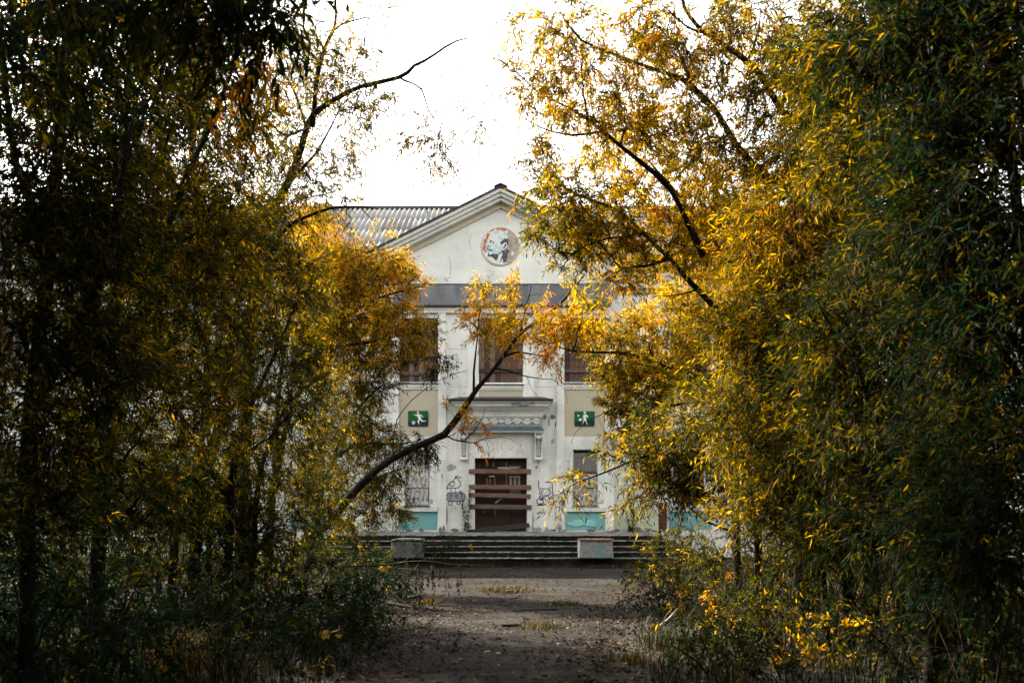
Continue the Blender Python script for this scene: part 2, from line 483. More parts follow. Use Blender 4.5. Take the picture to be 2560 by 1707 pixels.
# pilasters and trim
def pil(a, b, t, bt, pr=.07, mat='plaster'):
    m = MB(); m.box(fx(a), fx(b), FY-pr, FY+.01, fz(bt), fz(t)); return m.build('pilaster', M[mat], B, bevel=.012)
zb = 1329
for a, b in ((1095.6,1116),(1391,1410.5)): pil(a, b, 768, zb, .075, 'plaster_low')
for a, b in ((974,997.4),(1512.6,1535)): pil(a, b, 768, zb, .075, 'plaster_low')
for a, b in ((1170,1196.4),(1307.6,1335)): pil(a, b, 780, 998, .05)
def trim(name, a, b, t, bt, pr, mat='plaster', y=FY):
    m = MB(); m.box(fx(a), fx(b), y-pr, y+.012, fz(bt), fz(t)); return m.build(name, M[mat], B)
trim('string_course', 985, 1520, 768.5, 777, .10); trim('string_course', 985, 1520, 777.4, 783, .085)
for a, b in ((998,1094.8),(1411.5,1512)):
    trim('moulding', a, b, 960.5, 968, .06); trim('moulding', a, b, 968.3, 973, .035)
    trim('panel', a, b, 974, 1090, .004, 'cream')
    trim('moulding', a, b, 1266.2, 1278, .09, 'plaster_low')
trim('moulding', 1198, 1306, 963.5, 971, .05); trim('moulding', 1198, 1306, 971.3, 975, .03)
trim('panel', 1198, 1306, 976, 997, .006, 'cream')
trim('panel', 992.5, 1093, 1279.5, 1324, .006, 'turq')
trim('panel', 1414, 1512, 1279.5, 1324, .006, 'turq_peel')
trim('panel', 1536, 1645, 1266, 1326, .006, 'green_wall')
trim('panel', 1536, 1645, 1092, 1265, .004, 'cream').data.materials[0] = plaster('pale_cream_green', (.62,.64,.52), peel=.74, streak=.3)
for a, b, z in ((1118,1168,966),(1337,1390,966),(1118,1168,930),(1118,1168,872),(1337,1390,872)):
    trim('joint', a, b, z, z+.9, .004, 'greypatch')
trim('joint', 1537, 1660, 757, 758, .004, 'greypatch'); trim('joint', 1537, 1650, 1091, 1092, .008, 'greypatch')
# loose flap of turquoise render with an open crack
def pflat(pts, y0, y1): 
    m = MB(); m.prism([(fx(a), fz(b)) for a, b in pts], y0, y1); return m
fl = [(1416,1303),(1425,1305),(1440,1300),(1452,1297),(1466,1299),(1480,1298),(1488,1304),(1490,1312),(1482,1316),(1470,1314),(1458,1312),(1446,1315),(1438,1316),(1428,1313),(1419,1310)]
pflat(fl, FY-.028, FY-.008).build('loose_plaster', M['flap'], B)
# bare patches of render
def blob_poly(cx, cy, rx_, ry_, k=11, seed=0):
    r = random.Random(seed)
    return [(cx+rx_*math.cos(2*math.pi*i/k)*r.uniform(.65,1.1), cy+ry_*math.sin(2*math.pi*i/k)*r.uniform(.65,1.1)) for i in range(k)]
for i, (cx, cy, a, b, y, mt) in enumerate([(1409,1263,5,16,.079,'greypatch'),(1398,1317,10,11,.079,'greypatch'),(1330,1300,6,26,.004,'greypatch'),
    (1117,1290,2.5,24,.004,'darkstain'),(1389,1290,2.5,14,.004,'greypatch'),(1360,1042,6.5,6.5,.004,'darkstain'),(1381,1042,7,7,.004,'darkstain'),
    (1372,1055,4,14,.004,'greypatch'),(1382,1103,6,8,.004,'greypatch'),(1341,1168,3,5,.004,'darkstain'),(1078,1253,5,8,.004,'greypatch'),
    (1110,1321,4,9,.079,'darkstain'),(1325,1322,14,9,.004,'greypatch'),(1380,1325,26,4,.004,'greypatch'),(1381,668,2.2,9,.004,'greypatch'),
    (1128,1168,13,10,.004,'greypatch'),(1345,1283,2.5,4,.004,'darkstain'),(1351,1281,3,4,.004,'darkstain'),(1357,1280,2,3,.004,'darkstain'),(1389,1061,2,8,.004,'darkstain')]):
    pflat(blob_poly(cx, cy, a, b, 11, i), FY-y-.003, FY-y+.004).build('bare_patch', M[mt], B)

for pts in ([(1128,1215),(1127,1238),(1130,1262),(1128,1280)],[(1389,1040),(1388,1060),(1386,1078),(1383,1090)],[(1345,1090),(1349,1120),(1346,1150),(1350,1178)],[(1160,1010),(1163,1035),(1159,1060)],
            [(1300,560),(1306,590),(1302,615),(1309,640)],[(1120,640),(1127,660),(1124,690)],[(1180,585),(1174,600),(1177,625)],[(1520,930),(1523,980),(1519,1030)],[(1425,1130),(1422,1170),(1426,1210)],[(1560,1120),(1566,1170),(1561,1220)],
            [(1141,880),(1144,905),(1140,930)],[(1362,800),(1359,840),(1364,890)]):
    q_ = MB(); P_ = resample([(fx(a), 0, fz(b)) for a, b in pts], .05); P_[:, 0] += rng.normal(0, .008, len(P_))
    q_.stroke([(p[0], p[2]) for p in P_], random.uniform(.006, .011), FY-(.0795 if pts[0][0] in (1520,) else .0065)); q_.build('crack', M['darkstain'], B)
rp = random.Random(5)
for i in range(34):
    x_ = rp.uniform(860, 1640)
    if 1168 < x_ < 1334: continue
    pil_ = 1095.6 < x_ < 1116 or 1391 < x_ < 1410 or 974 < x_ < 997 or 1513 < x_ < 1535
    h_ = rp.uniform(2, 9)
    pflat(blob_poly(x_, 1327-h_*.5, rp.uniform(3, 12) if not pil_ else 5, h_, 9, 90+i), FY-(.079 if pil_ else .0075)-.001*(i%5), FY-(.07 if pil_ else .0)).build('bare_patch', M[('greypatch','darkstain','recess2')[i%3]], B)
# sign band of sheet metal
sb = empty('sign_band', (BX, FY, fz(740)), 'long grey sheet metal fascia band under the gable with faded letter marks', 'fascia')
for a, b in ((985,1019.6),(1020.4,1170.6),(1171.4,1321.6),(1322.4,1523)):
    m = MB(); m.box(fx(a), fx(b), FY-.20, FY-.105, fz(765.5), fz(715)); m.build('sheet_panel', M['zinc'], sb)
m = MB(); m.box(fx(984), fx(1524), FY-.215, FY-.10, fz(714.6), fz(713)); m.build('top_flashing', M['rust'], sb).data.materials[0] = M['roofedge']
m = MB(); m.box(fx(984), fx(1524), FY-.205, FY-.09, fz(768), fz(765.9)); m.build('bottom_edge', M['roofedge'], sb)
def letters(strs, w, y, name, mat, par):
    for st in strs:
        m = MB()
        for s in st: m.stroke([(fx(a), fz(b)) for a, b in s], w, y)
        m.build(name, M[mat], par)
E = lambda x, y, s, h: [[(x,y),(x,y+h)],[(x,y),(x+s,y)],[(x,y+h/2),(x+s*.8,y+h/2)],[(x,y+h),(x+s,y+h)]]
letters([E(1104,726,13,27), E(1200,727,12,27),
         [[(1463,724),(1469,739)],[(1477,724),(1468,745),(1462,750)]], [[(1483,725),(1499,725)],[(1491,725),(1491,751)]],
         [[(1135,727),(1149,727)],[(1142,727),(1142,752)]], [[(1290,727),(1290,752)],[(1303,727),(1303,752)],[(1290,740),(1303,740)]]], .028, FY-.2025, 'letter_mark', 'ghost', sb)

# raking cornice and gable roof
def rake(off, t, proj, name, mat, over=.45, y1=FY+.02, x_in=0.0):
    for sgn in (-1, 1):
        half = (XR-XL)/2+over
        xe = apx+sgn*half; ze = apz-half*SL
        m = MB(); m.prism([(apx, apz-off), (xe, ze-off), (xe, ze-off-t), (apx, apz-off-t)], FY-proj, y1)
        m.build(name, M[mat], B)
rake(.065, .10, .50, 'raking_cornice', 'plaster')
rake(.167, .11, .40, 'raking_cornice', 'plaster')
rake(.279, .10, .30, 'raking_cornice', 'plaster')
rake(.381, .17, .07, 'raking_cornice', 'beige', over=.1)
for sgn in (-1, 1):
    half = (XR-XL)/2+.52
    xe = apx+sgn*half; ze = apz-half*SL
    m = MB(); m.prism([(apx, apz), (xe, ze), (xe, ze-.062), (apx, apz-.062)], FY-.56, 34.6)
    m.build('gable_roof', M['roofedge'], B)
m = MB(); m.prism([(apx-.20, apz-.07),(apx-.20,apz-.03),(apx,apz+.06),(apx+.20,apz-.03),(apx+.20,apz-.07),(apx,apz+.02)], FY-.6, 34.6)
m.build('ridge_cap', M['roofedge'], B)
# horizontal cornices: short returns on the gable front, long ones on the wings
def cornice(x0, x1, yw, cutl=False, cutr=False):
    for k, (z0, z1, pr, mt) in enumerate(((0,.05,.52,'roofedge'),(-.10,-.003,.46,'plaster'),(-.21,-.103,.36,'plaster'),(-.42,-.213,.26,'plaster'),(-.54,-.423,.10,'beige'))):
        a = x0+(.52-pr if cutl else 0); b = x1-(.52-pr if cutr else 0)
        m = MB(); m.box(a, b, yw-pr, yw+.01, ZC+z0, ZC+z1); m.build('cornice', M[mt], B)
cornice(fx(1512), XR+.5, FY, True, True); cornice(XL-.5, fx(992), FY, True, True)
cornice(XR+.005, WX1+.4, FY+.35); cornice(WX0-.4, XL-.005, FY+.35)

# main roof of corrugated sheets
roof = link('roof', bpy.data.meshes.new('roof'), B)
Ye, Ze, Yr, Zr = FY-.25, ZC+.06, 36.6, 12.72
rv = MB()
for (xa, xb, ya) in ((WX0-.3, XL-.3, Ye), (XL-.3, XR+.3, FY+.4), (XR+.3, WX1+.3, Ye)):
    za = Ze+(ya-Ye)*(Zr-Ze)/(Yr-Ye)
    rv.quad((xa,ya,za-.06),(xb,ya,za-.06),(xb,Yr,Zr-.06),(xa,Yr,Zr-.06))
rv.quad((WX1+.3,43.4,Ze-.06),(WX0-.3,43.4,Ze-.06),(WX0-.3,Yr,Zr-.06),(WX1+.3,Yr,Zr-.06))
me = bpy.data.meshes.new('roof'); me.from_pydata([tuple(np.array(v)-ORG[B.name]) for v in rv.v], [], rv.f); me.materials.append(M['roofedge']); roof.data = me
slope = math.atan2(Zr-Ze, Yr-Ye); Ls = math.hypot(Zr-Ze, Yr-Ye)
pitch = .185; nw = 6; sw = pitch*nw; nrow = 5; sl = Ls/nrow
def sheet_mesh(mat):
    V = []; Fc = []; seg = 8
    n = nw*seg
    for j, (s, dz) in enumerate(((-.0, .028), (sl+.12, .006))):
        for i in range(n+1):
            x = sw*i/n
            V.append((x, s, .045+dz+.042*math.cos(2*math.pi*x/pitch)))
    V += [(x, y, z-.012) for x, y, z in V[:n+1]]
    for i in range(n):
        Fc.append((i, i+1, n+2+i, n+1+i)); Fc.append((2*n+2+i, 2*n+3+i, i+1, i))
    me = bpy.data.meshes.new('roofing_sheet'); me.from_pydata(V, [], Fc)
    me.polygons.foreach_set('use_smooth', [True]*len(me.polygons))
    me.materials.append(mat); return me
SH = [sheet_mesh(M['slate']), sheet_mesh(M['slate']), sheet_mesh(M['slate_d'])]
xcols = []
x = XL-.25-sw
while x > WX0-sw: xcols.append((x, 0)); x -= sw
x = XR+.25
while x < WX1: xcols.append((x, 0)); x += sw
x = XL-.25
while x < XR+.25: xcols.append((x, 1)); x += sw
for r_ in range(nrow):
    for x, inner in xcols:
        s = r_*sl
        if inner:
            zt = Ze+(s+sl)*math.sin(slope)
            if r_ == 0 or max(apz-abs(x-apx)*SL, apz-abs(x+sw-apx)*SL) > zt+.4 and min(apz-abs(x-apx)*SL, apz-abs(x+sw-apx)*SL) > zt: continue
        o = link('roofing_sheet', SH[random.randrange(3)], roof)
        p = np.array([x+random.uniform(-.004,.004), Ye+s*math.cos(slope)-(.06 if r_ == 0 else 0), Ze+s*math.sin(slope)])-ORG[B.name]
        o.location = p; o.rotation_euler = (slope+random.uniform(-.002,.003), 0, random.uniform(-.003,.003))
m = MB(); m.tube([(WX0-.2, Yr, Zr+.06),(WX1+.2, Yr, Zr+.06)], .11, 8); m.build('ridge_cap', M['roofedge'], roof)

# windows
def plank_mesh(w_, h_, mat, seed):
    r = random.Random(seed); v = MB(); a = r.uniform(-.01,.01)
    v.prism([(0,0),(w_,r.uniform(-.01,.01)),(w_+a*.3,h_+r.uniform(-.015,.015)),(a*.3,h_+r.uniform(-.015,.015))], 0, .025)
    me = bpy.data.meshes.new('plank'); me.from_pydata(v.v, [], v.f); me.materials.append(mat); return me
def upper_window(x0, x1, z0, z1, y, seed, batten=None):
    fr = MB(); t = .05; d0, d1 = y+.10, y+.17
    fr.box(x0, x0+t, d0, d1, z0, z1); fr.box(x1-t, x1, d0, d1, z0, z1); fr.box(x0+t, x1-t, d0, d1, z1-t, z1); fr.box(x0+t, x1-t, d0, d1, z0, z0+t)
    wo = fr.build('window', M['plank_c'], B)
    sm = MB(); sm.frustum((x0-.05,x1+.05,y-.12,y+.12,z0-.045),(x0-.05,x1+.05,y-.10,y+.12,z0-.005)); sm.build('sill', M['sill_zinc'] if seed%2 else M['plaster'], wo)
    n = 8; ww = (x1-x0-.02)/n
    rr = random.Random(seed)
    ms = [plank_mesh(ww*.955, z1-z0-.02, M[k], seed+i) for i, k in enumerate(('plank_a','plank_b','plank_a','plank_c'))]
    for i in range(n):
        o = link('plank', ms[rr.randrange(4)], wo)
        o.location = np.array([x0+.01+ww*i, y+.065+rr.uniform(-.010,.010), z0+.01])-ORG[B.name]
    if batten is not None:
        b = MB(); b.box(x0+.02, x1-.02, y+.02, y+.05, z0+batten, z0+batten+.11); b.build('batten', M['door_plank2'] if seed%2 else M['plank_c'], wo)
for i, h in enumerate(UP): upper_window(*h, FY, 11+i*7, (.22, .33, .30)[i])
for i, (c, _) in enumerate(LWIN+RWIN): upper_window(c-.63, c+.63, fz(955), fz(795), FY+.35, 50+i*5, .3)
def lower_window(x0, x1, z0, z1, y, seed, half):
    fr = MB(); t = .035; d0, d1 = y+.08, y+.15
    fr.box(x0, x0+t, d0, d1, z0, z1); fr.box(x1-t, x1, d0, d1, z0, z1); fr.box(x0+t, x1-t, d0, d1, z1-t, z1); fr.box(x0+t, x1-t, d0, d1, z0, z0+t)
    wo = fr.build('window', M['peelwood'], B)
    sm = MB(); sm.box(x0-.02, x1+.02, y-.13, y+.1, z0-.03, z0-.002); sm.build('sill', M['blockgrey'], wo)
    n = 5; ww = (x1-x0-.08)/n; rr = random.Random(seed); zt = z0+(z1-z0)*(.60 if half else 1)-.04
    for i in range(n):
        o = link('plank', plank_mesh(ww*.97, zt-z0-.04, M['peelwood'], seed+i), wo)
        o.location = np.array([x0+.04+ww*i, y+.075+rr.uniform(-.008,.008), z0+.02])-ORG[B.name]
    for zz in (z0+.03, z0+(z1-z0)*.32):
        b = MB(); b.box(x0+.04, x1-.04, y+.045, y+.067, zz, zz+.10); b.build('rail', M['peelwood'], wo)
    if half:
        b = MB(); b.box(x0+.04, x1-.04, y+.09, y+.10, zt+.06, z1-.1); b.build('plywood_sheet', M['ply'], wo)
        b = MB(); b.box(x0+.03, x1-.03, y+.05, y+.08, zt, zt+.05); b.build('rail', M['railred'], wo)
lower_window(*LOW[0], FY, 3, False); lower_window(*LOW[1], FY, 5, True)
for i, (c, _) in enumerate(LWIN+RWIN):
    x0, x1, z0, z1, y = c-.42, c+.42, fz(1263), fz(1123), FY+.35
    fr = MB(); t = .06
    fr.box(x0, x0+t, y+.08, y+.15, z0, z1); fr.box(x1-t, x1, y+.08, y+.15, z0, z1); fr.box(x0+t, x1-t, y+.08, y+.15, z1-t, z1); fr.box(x0+t, x1-t, y+.08, y+.15, z0, z0+t)
    wo = fr.build('window', M['plank_c'], B)
    for k in range(5):
        o = link('plank', plank_mesh((x1-x0-.1)/5*.98, z1-z0-.04, M[('plank_a','plank_c','plank_b')[(k+i)%3]], 300+i*9+k), wo)
        o.location = np.array([x0+.05+(x1-x0-.1)/5*k, y+.07, z0+.02])-ORG[B.name]
    trim_ = MB(); trim_.box(c-.66, c+.66, y-.008, y+.01, fz(1324), fz(1279.5)); trim_.build('panel', M['turq'], B)
    tm = MB(); tm.box(c-.66, c+.66, y-.06, y+.01, fz(1278), fz(1267)); tm.build('moulding', M['plaster_low'], B)

# bricks laid bare at the corner of the gabled front
m = MB(); m.box(BR[0]+.002, BR[1]-.002, FY+.05, FY+.3, BR[2], BR[3]); mo = m.build('brick_core', M['mortar'], B)
def brick_mesh(L):
    v = MB(); v.box(0, L, 0, .1, 0, .062); me = bpy.data.meshes.new('brick'); me.from_pydata(v.v, [], v.f); me.materials.append(M['brick']); return me
b1, b2 = brick_mesh(.235), brick_mesh(.112)
zz = BR[2]+.006; k = 0
while zz+.062 < BR[3]:
    for q in ([(b1, .01)] if k % 2 else [(b2, .008), (b2, .132)]):
        o = link('brick', q[0], mo); o.location = np.array([BR[0]+q[1], FY+.0+random.uniform(-.012,.03), zz])-ORG[B.name]
        o.rotation_euler = (0, random.uniform(-.02,.02), random.uniform(-.03,.03))
    zz += .0765; k += 1

# door, bars and portal
dx0, dx1, dz0, dz1 = DOOR
fr = MB(); t = .07
fr.box(dx0, dx0+t, FY+.16, FY+.28, dz0, dz1); fr.box(dx1-t, dx1, FY+.16, FY+.28, dz0, dz1); fr.box(dx0+t, dx1-t, FY+.16, FY+.28, dz1-t, dz1)
door = fr.build('door', M['door_dark'], B)
mid = dx0+(dx1-dx0)*.60
for (a, b, glassy) in ((dx0+t+.004, mid-.004, False), (mid+.004, dx1-t-.004, True)):
    lf = MB(); y0, y1 = FY+.19, FY+.235; z0, z1 = dz0+.01, dz1-t-.006; s = .11
    lf.box(a, a+s, y0, y1, z0, z1); lf.box(b-s, b, y0, y1, z0, z1)
    for zc in (z0+.1, z0+.62, z0+1.02, z1-.42, z1-.06): lf.box(a+s, b-s, y0+.002, y1-.002, zc-.06, zc+.06)
    d = lf.build('door_leaf', M['door_dark'], door)
    for (za, zb_, gl) in ((z0, z0+1.02, False), (z0+1.021, z1, glassy)):
        pn = MB(); pn.box(a+s-.01, b-s+.01, y0+.028, y1-.003, za, zb_); pn.build('door_panel', M['glass'] if gl else M['door_dark'], door)
for (a, b, c, d) in ((1214,1219,1150,1165),(1231,1236,1152,1166),(1214,1220,1194,1211),(1234,1239,1194,1211),(1207,1211,1275,1284),(1235,1240,1272,1288),(1264,1268,1152,1215),(1222,1229,1196,1209)):
    m = MB(); m.box(fx(a), fx(b), FY+.165, FY+.187, fz(d), fz(c)); m.build('muntin', M['door_brown'], door)
for (a, b, c, d) in ((1274,1279,1194,1212),(1286,1290,1192,1212),(1296,1300,1194,1212),(1273,1301,1189,1193)):
    m = MB(); m.box(fx(a), fx(b), FY+.165, FY+.187, fz(d), fz(c)); m.build('muntin', M['pale_wood'], door)
m = MB(); m.box(fx(1222.5), fx(1236.5), FY+.158, FY+.163, fz(1191), fz(1189)); m.build('metal_plate', M['swhite'], door)
def bar(pts, y0, y1, mat): 
    m = MB(); m.prism([(fx(a), fz(b)) for a, b in pts], y0, y1); return m.build('plank', M[mat], door, bevel=.006)
bar([(1172.5,1172.5),(1327.5,1172.3),(1327.5,1184),(1172.5,1183.2)], FY-.10, FY-.055, 'door_plank')
bar([(1172.5,1211),(1327.5,1212),(1327.3,1223.5),(1172.3,1221.8)], FY-.10, FY-.055, 'door_plank')
bar([(1171.5,1231.3),(1326.8,1234.8),(1326.5,1245.8),(1171.8,1241)], FY-.10, FY-.055, 'door_plank')
bar([(1173.5,1260),(1329,1262),(1329,1272.8),(1174,1271)], FY-.10, FY-.055, 'door_plank2')
bar([(1168,1325),(1210,1318),(1322,1306),(1325,1317),(1260,1325),(1212,1333),(1169,1334)], FY-.17, FY-.12, 'old_plank')
bar([(1244,1167),(1296,1166),(1298,1170),(1262,1172),(1244,1171)], FY+.12, FY+.15, 'pale_wood')
bar([(1236,1256),(1253,1244),(1257,1245),(1240,1258)], FY+.03, FY+.06, 'pale_wood')
# jambs, fascia panel
for a, b in ((1173,1186.6),(1317.4,1330)):
    m = MB(); m.box(fx(a), fx(b), FY-.055, FY+.01, .8, fz(1082)); m.build('door_jamb', M['plaster_low'], B)
m = MB(); m.box(fx(1186.8), fx(1317.2), FY-.052, FY+.01, fz(1144.6), fz(1082)); m.build('door_head', M['plaster_low'], B)
for a, b in ((1179.5,1182.5),(1321.5,1324.5)):
    m = MB(); m.box(fx(a), fx(b), FY-.075, FY-.056, fz(1140), fz(1085)); m.build('moulding', M['plaster'], B)
portal = MB()
portal.box(fx(1148), fx(1358), FY-.30, FY+.01, fz(1081), fz(1079.3))
pt = portal.build('portal', M['plaster'], B)
def pbox(name, a, b, t_, bt, pr, mat, par=pt):
    m = MB(); m.box(fx(a), fx(b), FY-pr, FY+.012, fz(bt), fz(t_)); return m.build(name, M[mat], par, bevel=.006)
pbox('architrave', 1147, 1359, 1073.5, 1079, .31, 'bluegrey'); pbox('architrave', 1151, 1355.5, 1067.5, 1073.2, .27, 'bluegrey')
pbox('frieze', 1153, 1356, 1041, 1067.2, .22, 'recess')
pbox('fillet', 1152, 1357, 1041.2, 1044, .236, 'plaster')
pbox('dentil_band', 1152, 1357, 1035.5, 1040.7, .25, 'plaster')
for i in range(34):
    a = 1154+i*5.98
    if i == 0: db = MB()
    db.box(fx(a), fx(a+3.2), FY-.285, FY-.24, fz(1034.6), fz(1031.2))
db.build('dentil', M['plaster'], pt)
pbox('dentil_band', 1150, 1359, 1030.2, 1035, .24, 'plaster')
m = MB(); m.frustum((fx(1149),fx(1360),FY-.28,FY+.01,fz(1029.8)),(fx(1141),fx(1368),FY-.42,FY+.01,fz(1019))); m.build('cyma', M['plaster'], pt)
pbox('corona', 1140, 1369, 1013.5, 1018.6, .45, 'plaster')
m = MB(); m.frustum((fx(1139),fx(1370),FY-.46,FY+.01,fz(1013.2)),(fx(1131),fx(1377),FY-.54,FY+.01,fz(1006.5))); m.build('cyma', M['plaster'], pt)
pbox('fillet', 1130, 1378, 1004, 1006.2, .55, 'bluegrey')
for i, (cx, cy, a, b, y) in enumerate(((1290,1011,17,2.6,.56),(1330,1012,9,1.6,.56),(1308,1017.2,17,1.8,.465))):
    pflat(blob_poly(cx, cy, a, b, 12, 40+i), FY-y, FY-y+.02).build('peeled_patch', M['bluegrey'], pt)
m = MB(); m.frustum((fx(1121),fx(1382),FY-.62,FY+.01,fz(1003.8)),(fx(1121),fx(1382),FY-.61,FY+.01,fz(1002.6))); m.frustum((fx(1121),fx(1382),FY-.61,FY+.01,fz(1002.5)),(fx(1150),fx(1356),FY-.08,FY+.01,fz(992.5)))
m.build('hood', M['hood'], pt)
# running scroll in the frieze
zc0 = fz(1055); R_ = .094
def circ(cx, cz, r, a0, a1, n=14): return [(cx+r*math.cos(a0+(a1-a0)*i/n), cz+r*math.sin(a0+(a1-a0)*i/n)) for i in range(n+1)]
cxs = [1164.5, 1188.5, 1213, 1237.5, 1269.5, 1292.5, 1317, 1341]
for i, c in enumerate(cxs):
    m = MB(); y = FY-.235
    m.tube([(x, y, z) for x, z in circ(fx(c), zc0, R_*.8, 0, 2*math.pi)], .021, 5)
    m.tube([(x, y+.004, z) for x, z in circ(fx(c), zc0, R_*.34, 0, 2*math.pi, 8)], .022, 5)
    if i not in (3, 7):
        n_ = fx(cxs[i+1])
        a = [(fx(c)+R_*.78*math.sin(u*math.pi/2*1.0), zc0+(R_*.9)*math.cos(u*math.pi/2*1.0)*(1 if i%2 else -1)) for u in np.linspace(0,.6,4)]
        b = [(n_-R_*.78*math.sin(u*math.pi/2*1.0), zc0-(R_*.9)*math.cos(u*math.pi/2*1.0)*(1 if i%2 else -1)) for u in np.linspace(.6,0,4)]
        m.tube([(x, y-.004, z) for x, z in a+b], .021, 5)
    m.build('scroll', M['plaster'], pt, smooth=True)
m = MB()
for dx_ in (-8,-4,0,4,8): m.tube([(fx(1253), FY-.235, zc0-.06), (fx(1253+dx_), FY-.25, zc0+.08-abs(dx_)*.006)], [.022,.010], 5)
m.build('palmette', M['plaster'], pt, smooth=True)
# consoles
for cx in (1160, 1346.5):
    m = MB(); m.box(fx(cx-12), fx(cx+12), FY-.27, FY+.01, fz(1083.6), fz(1081.2))
    br = m.build('bracket', M['plaster'], pt)
    m = MB()
    zs_ = np.linspace(fz(1084), fz(1143), 9); pr = [.25,.24,.20,.16,.135,.12,.11,.115,.12]
    for i in range(8):
        hw = 9.6-.22*i
        m.frustum((fx(cx-hw+.2),fx(cx+hw-.2),FY-pr[i+1],FY+.01,zs_[i+1]),(fx(cx-hw),fx(cx+hw),FY-pr[i],FY+.01,zs_[i]))
    m.build('bracket_body', M['recess2'], br)
    for sg_ in (-1, 1):
        m = MB()
        for i in range(8):
            hw = 9.6-.22*i
            xa, xb = sorted((fx(cx+sg_*(hw-2.4)), fx(cx+sg_*(hw+.3))))
            m.frustum((xa,xb,FY-pr[i+1]-.012,FY+.005,zs_[i+1]),(xa,xb,FY-pr[i]-.012,FY+.005,zs_[i]))
        m.build('bracket_side', M['plaster'], br)
    m = MB()
    m.tube([(fx(cx-9.5), FY-.10, fz(1147)), (fx(cx+9.5), FY-.10, fz(1147))], .055, 10)
    m.build('volute', M['plaster'], br, smooth=True)
    for i in range(9):
        zz = fz(1104+i*4.2); pz = np.interp(zz, zs_[::-1], pr[::-1])
        m = MB(); hw = 5.4 if i % 2 else 4
        m.tube([(fx(cx-hw), FY-pz+.004, zz+.012), (fx(cx), FY-pz-.022, zz-.012), (fx(cx+hw), FY-pz+.004, zz+.012)], .013, 5)
        m.build('bead', M['plaster'], br, smooth=True)
    m = MB()
    for a_ in (-6,-3,0,3,6): m.tube([(fx(cx), FY-.215, fz(1101)), (fx(cx+a_*.8), FY-.262, fz(1092+abs(a_)*.3)), (fx(cx+a_*1.2), FY-.262, fz(1089+abs(a_)*.6))], [.02,.022,.010], 5)
    m.build('acanthus_leaf', M['plaster'], br, smooth=True)
# rusty ghosts of the letters over the door
lt = [[[(1272.5,1112),(1273,1122),(1275,1125),(1280,1122),(1283,1113)],[(1278,1104.6),(1283,1104)]],
      [[(1303,1109),(1302,1116),(1304,1123),(1303,1128.5)],[(1300.5,1129),(1308,1129)],[(1293,1122),(1296,1125),(1298,1120),(1303,1109)]],
      [[(1255,1109),(1253,1116),(1255,1123),(1258,1127)],[(1254,1110),(1259,1106)]],
      [[(1243,1104),(1243.5,1126)]],
      [[(1228,1106),(1226.5,1116),(1228,1125),(1234,1126),(1235,1115),(1234,1105)]],
      [[(1207,1107),(1208.5,1118),(1210,1129)],[(1215,1105),(1216,1124)]],
      [[(1195,1104),(1194,1124)],[(1200,1106),(1201,1126)]]]
for st in lt:
    m = MB()
    for s in st: m.stroke([(fx(a), fz(b)) for a, b in s], .011, FY-.0555)
    m.build('letter_mark', M['rust'], B)
m = MB()
for a, b in ((1261.5,1101.5),(1306,1101.5),(1245,1130),(1262,1130),(1306,1130.5),(1201,1130),(1234,1132)):
    m.prism([(fx(a)+.013*math.cos(k), fz(b)+.013*math.sin(k)) for k in np.linspace(0, 6.283, 9)[:-1]], FY-.056, FY-.05)
m.build('screw_hole', M['hole'], B)

# ------------------------------------------------------------------ medallion, signs, graffiti
cx, cz = fx(1250.9), fz(616.7)
med = empty('mosaic_medallion', (cx, FY, cz), 'round mosaic of a bearded man in profile set in the gable', 'mosaic')
def q(a, b): return (fx(1180+a*.0829), fz(550+b*.0829))
m = MB(); m.prism([(cx+.578*math.cos(a), cz+.578*math.sin(a)) for a in np.linspace(0, 2*math.pi, 49)[:-1]], FY-.03, FY+.01); m.build('disc', M['mos_tan'], med)
m = MB(); m.tube([(cx+.585*math.cos(a), FY-.012, cz+.585*math.sin(a)) for a in np.linspace(0, 2*math.pi, 49)], .018, 5); m.build('rim', M['beige'], med, smooth=True)
def piece(name, pts, lay, mat):
    m = MB(); m.prism([q(*p) for p in pts], FY-.030-.004*lay, FY-.027-.004*(lay-1)); return m.build(name, M[mat], med)
piece('background_tiles', [(1050,275),(880,250),(750,262),(600,330),(450,410),(370,530),(320,640),(300,760),(310,900),(340,1010),(400,1110),(500,1210),(620,1290),(760,1340),(900,1350),(1030,1320),(1085,1280),(1040,1270),(1060,1000),(1080,300)], 1, 'mos_cream')
for p in ([(730,265),(820,245),(850,270),(900,250),(1050,275),(1050,310),(1020,350),(930,335),(880,310),(800,318),(770,320)],
          [(560,345),(620,290),(680,300),(660,325),(600,350),(555,385)],
          [(450,410),(540,410),(520,480),(480,570),(450,640),(470,660),(430,720),(400,790),(420,830),(395,900),(440,950),(420,1000),(370,995),(400,950),(340,940),(320,870),(310,830),(350,810),(290,745),(350,760),(345,610),(410,580),(420,520)]):
    piece('red_tiles', p, 2, 'mos_red')
piece('face', [(560,400),(640,355),(740,335),(860,325),(960,345),(1050,410),(1090,480),(1080,560),(1000,570),(900,620),(840,670),(880,740),(880,880),(880,980),(790,1010),(700,1040),(620,1030),(540,1060),(500,1000),(440,960),(450,900),(415,860),(430,810),(405,790),(460,690),(480,650),(470,610),(510,540),(530,470)], 3, 'mos_white')
for p in ([(1090,420),(1000,400),(940,370),(1000,460),(1080,500)], [(780,830),(850,800),(880,850),(800,890)], [(560,760),(620,790),(580,820)], [(680,1000),(740,1000),(720,1045),(680,1030)], [(700,720),(750,710),(760,750),(710,760)]):
    piece('teal_tiles', p, 4, 'mos_teal')
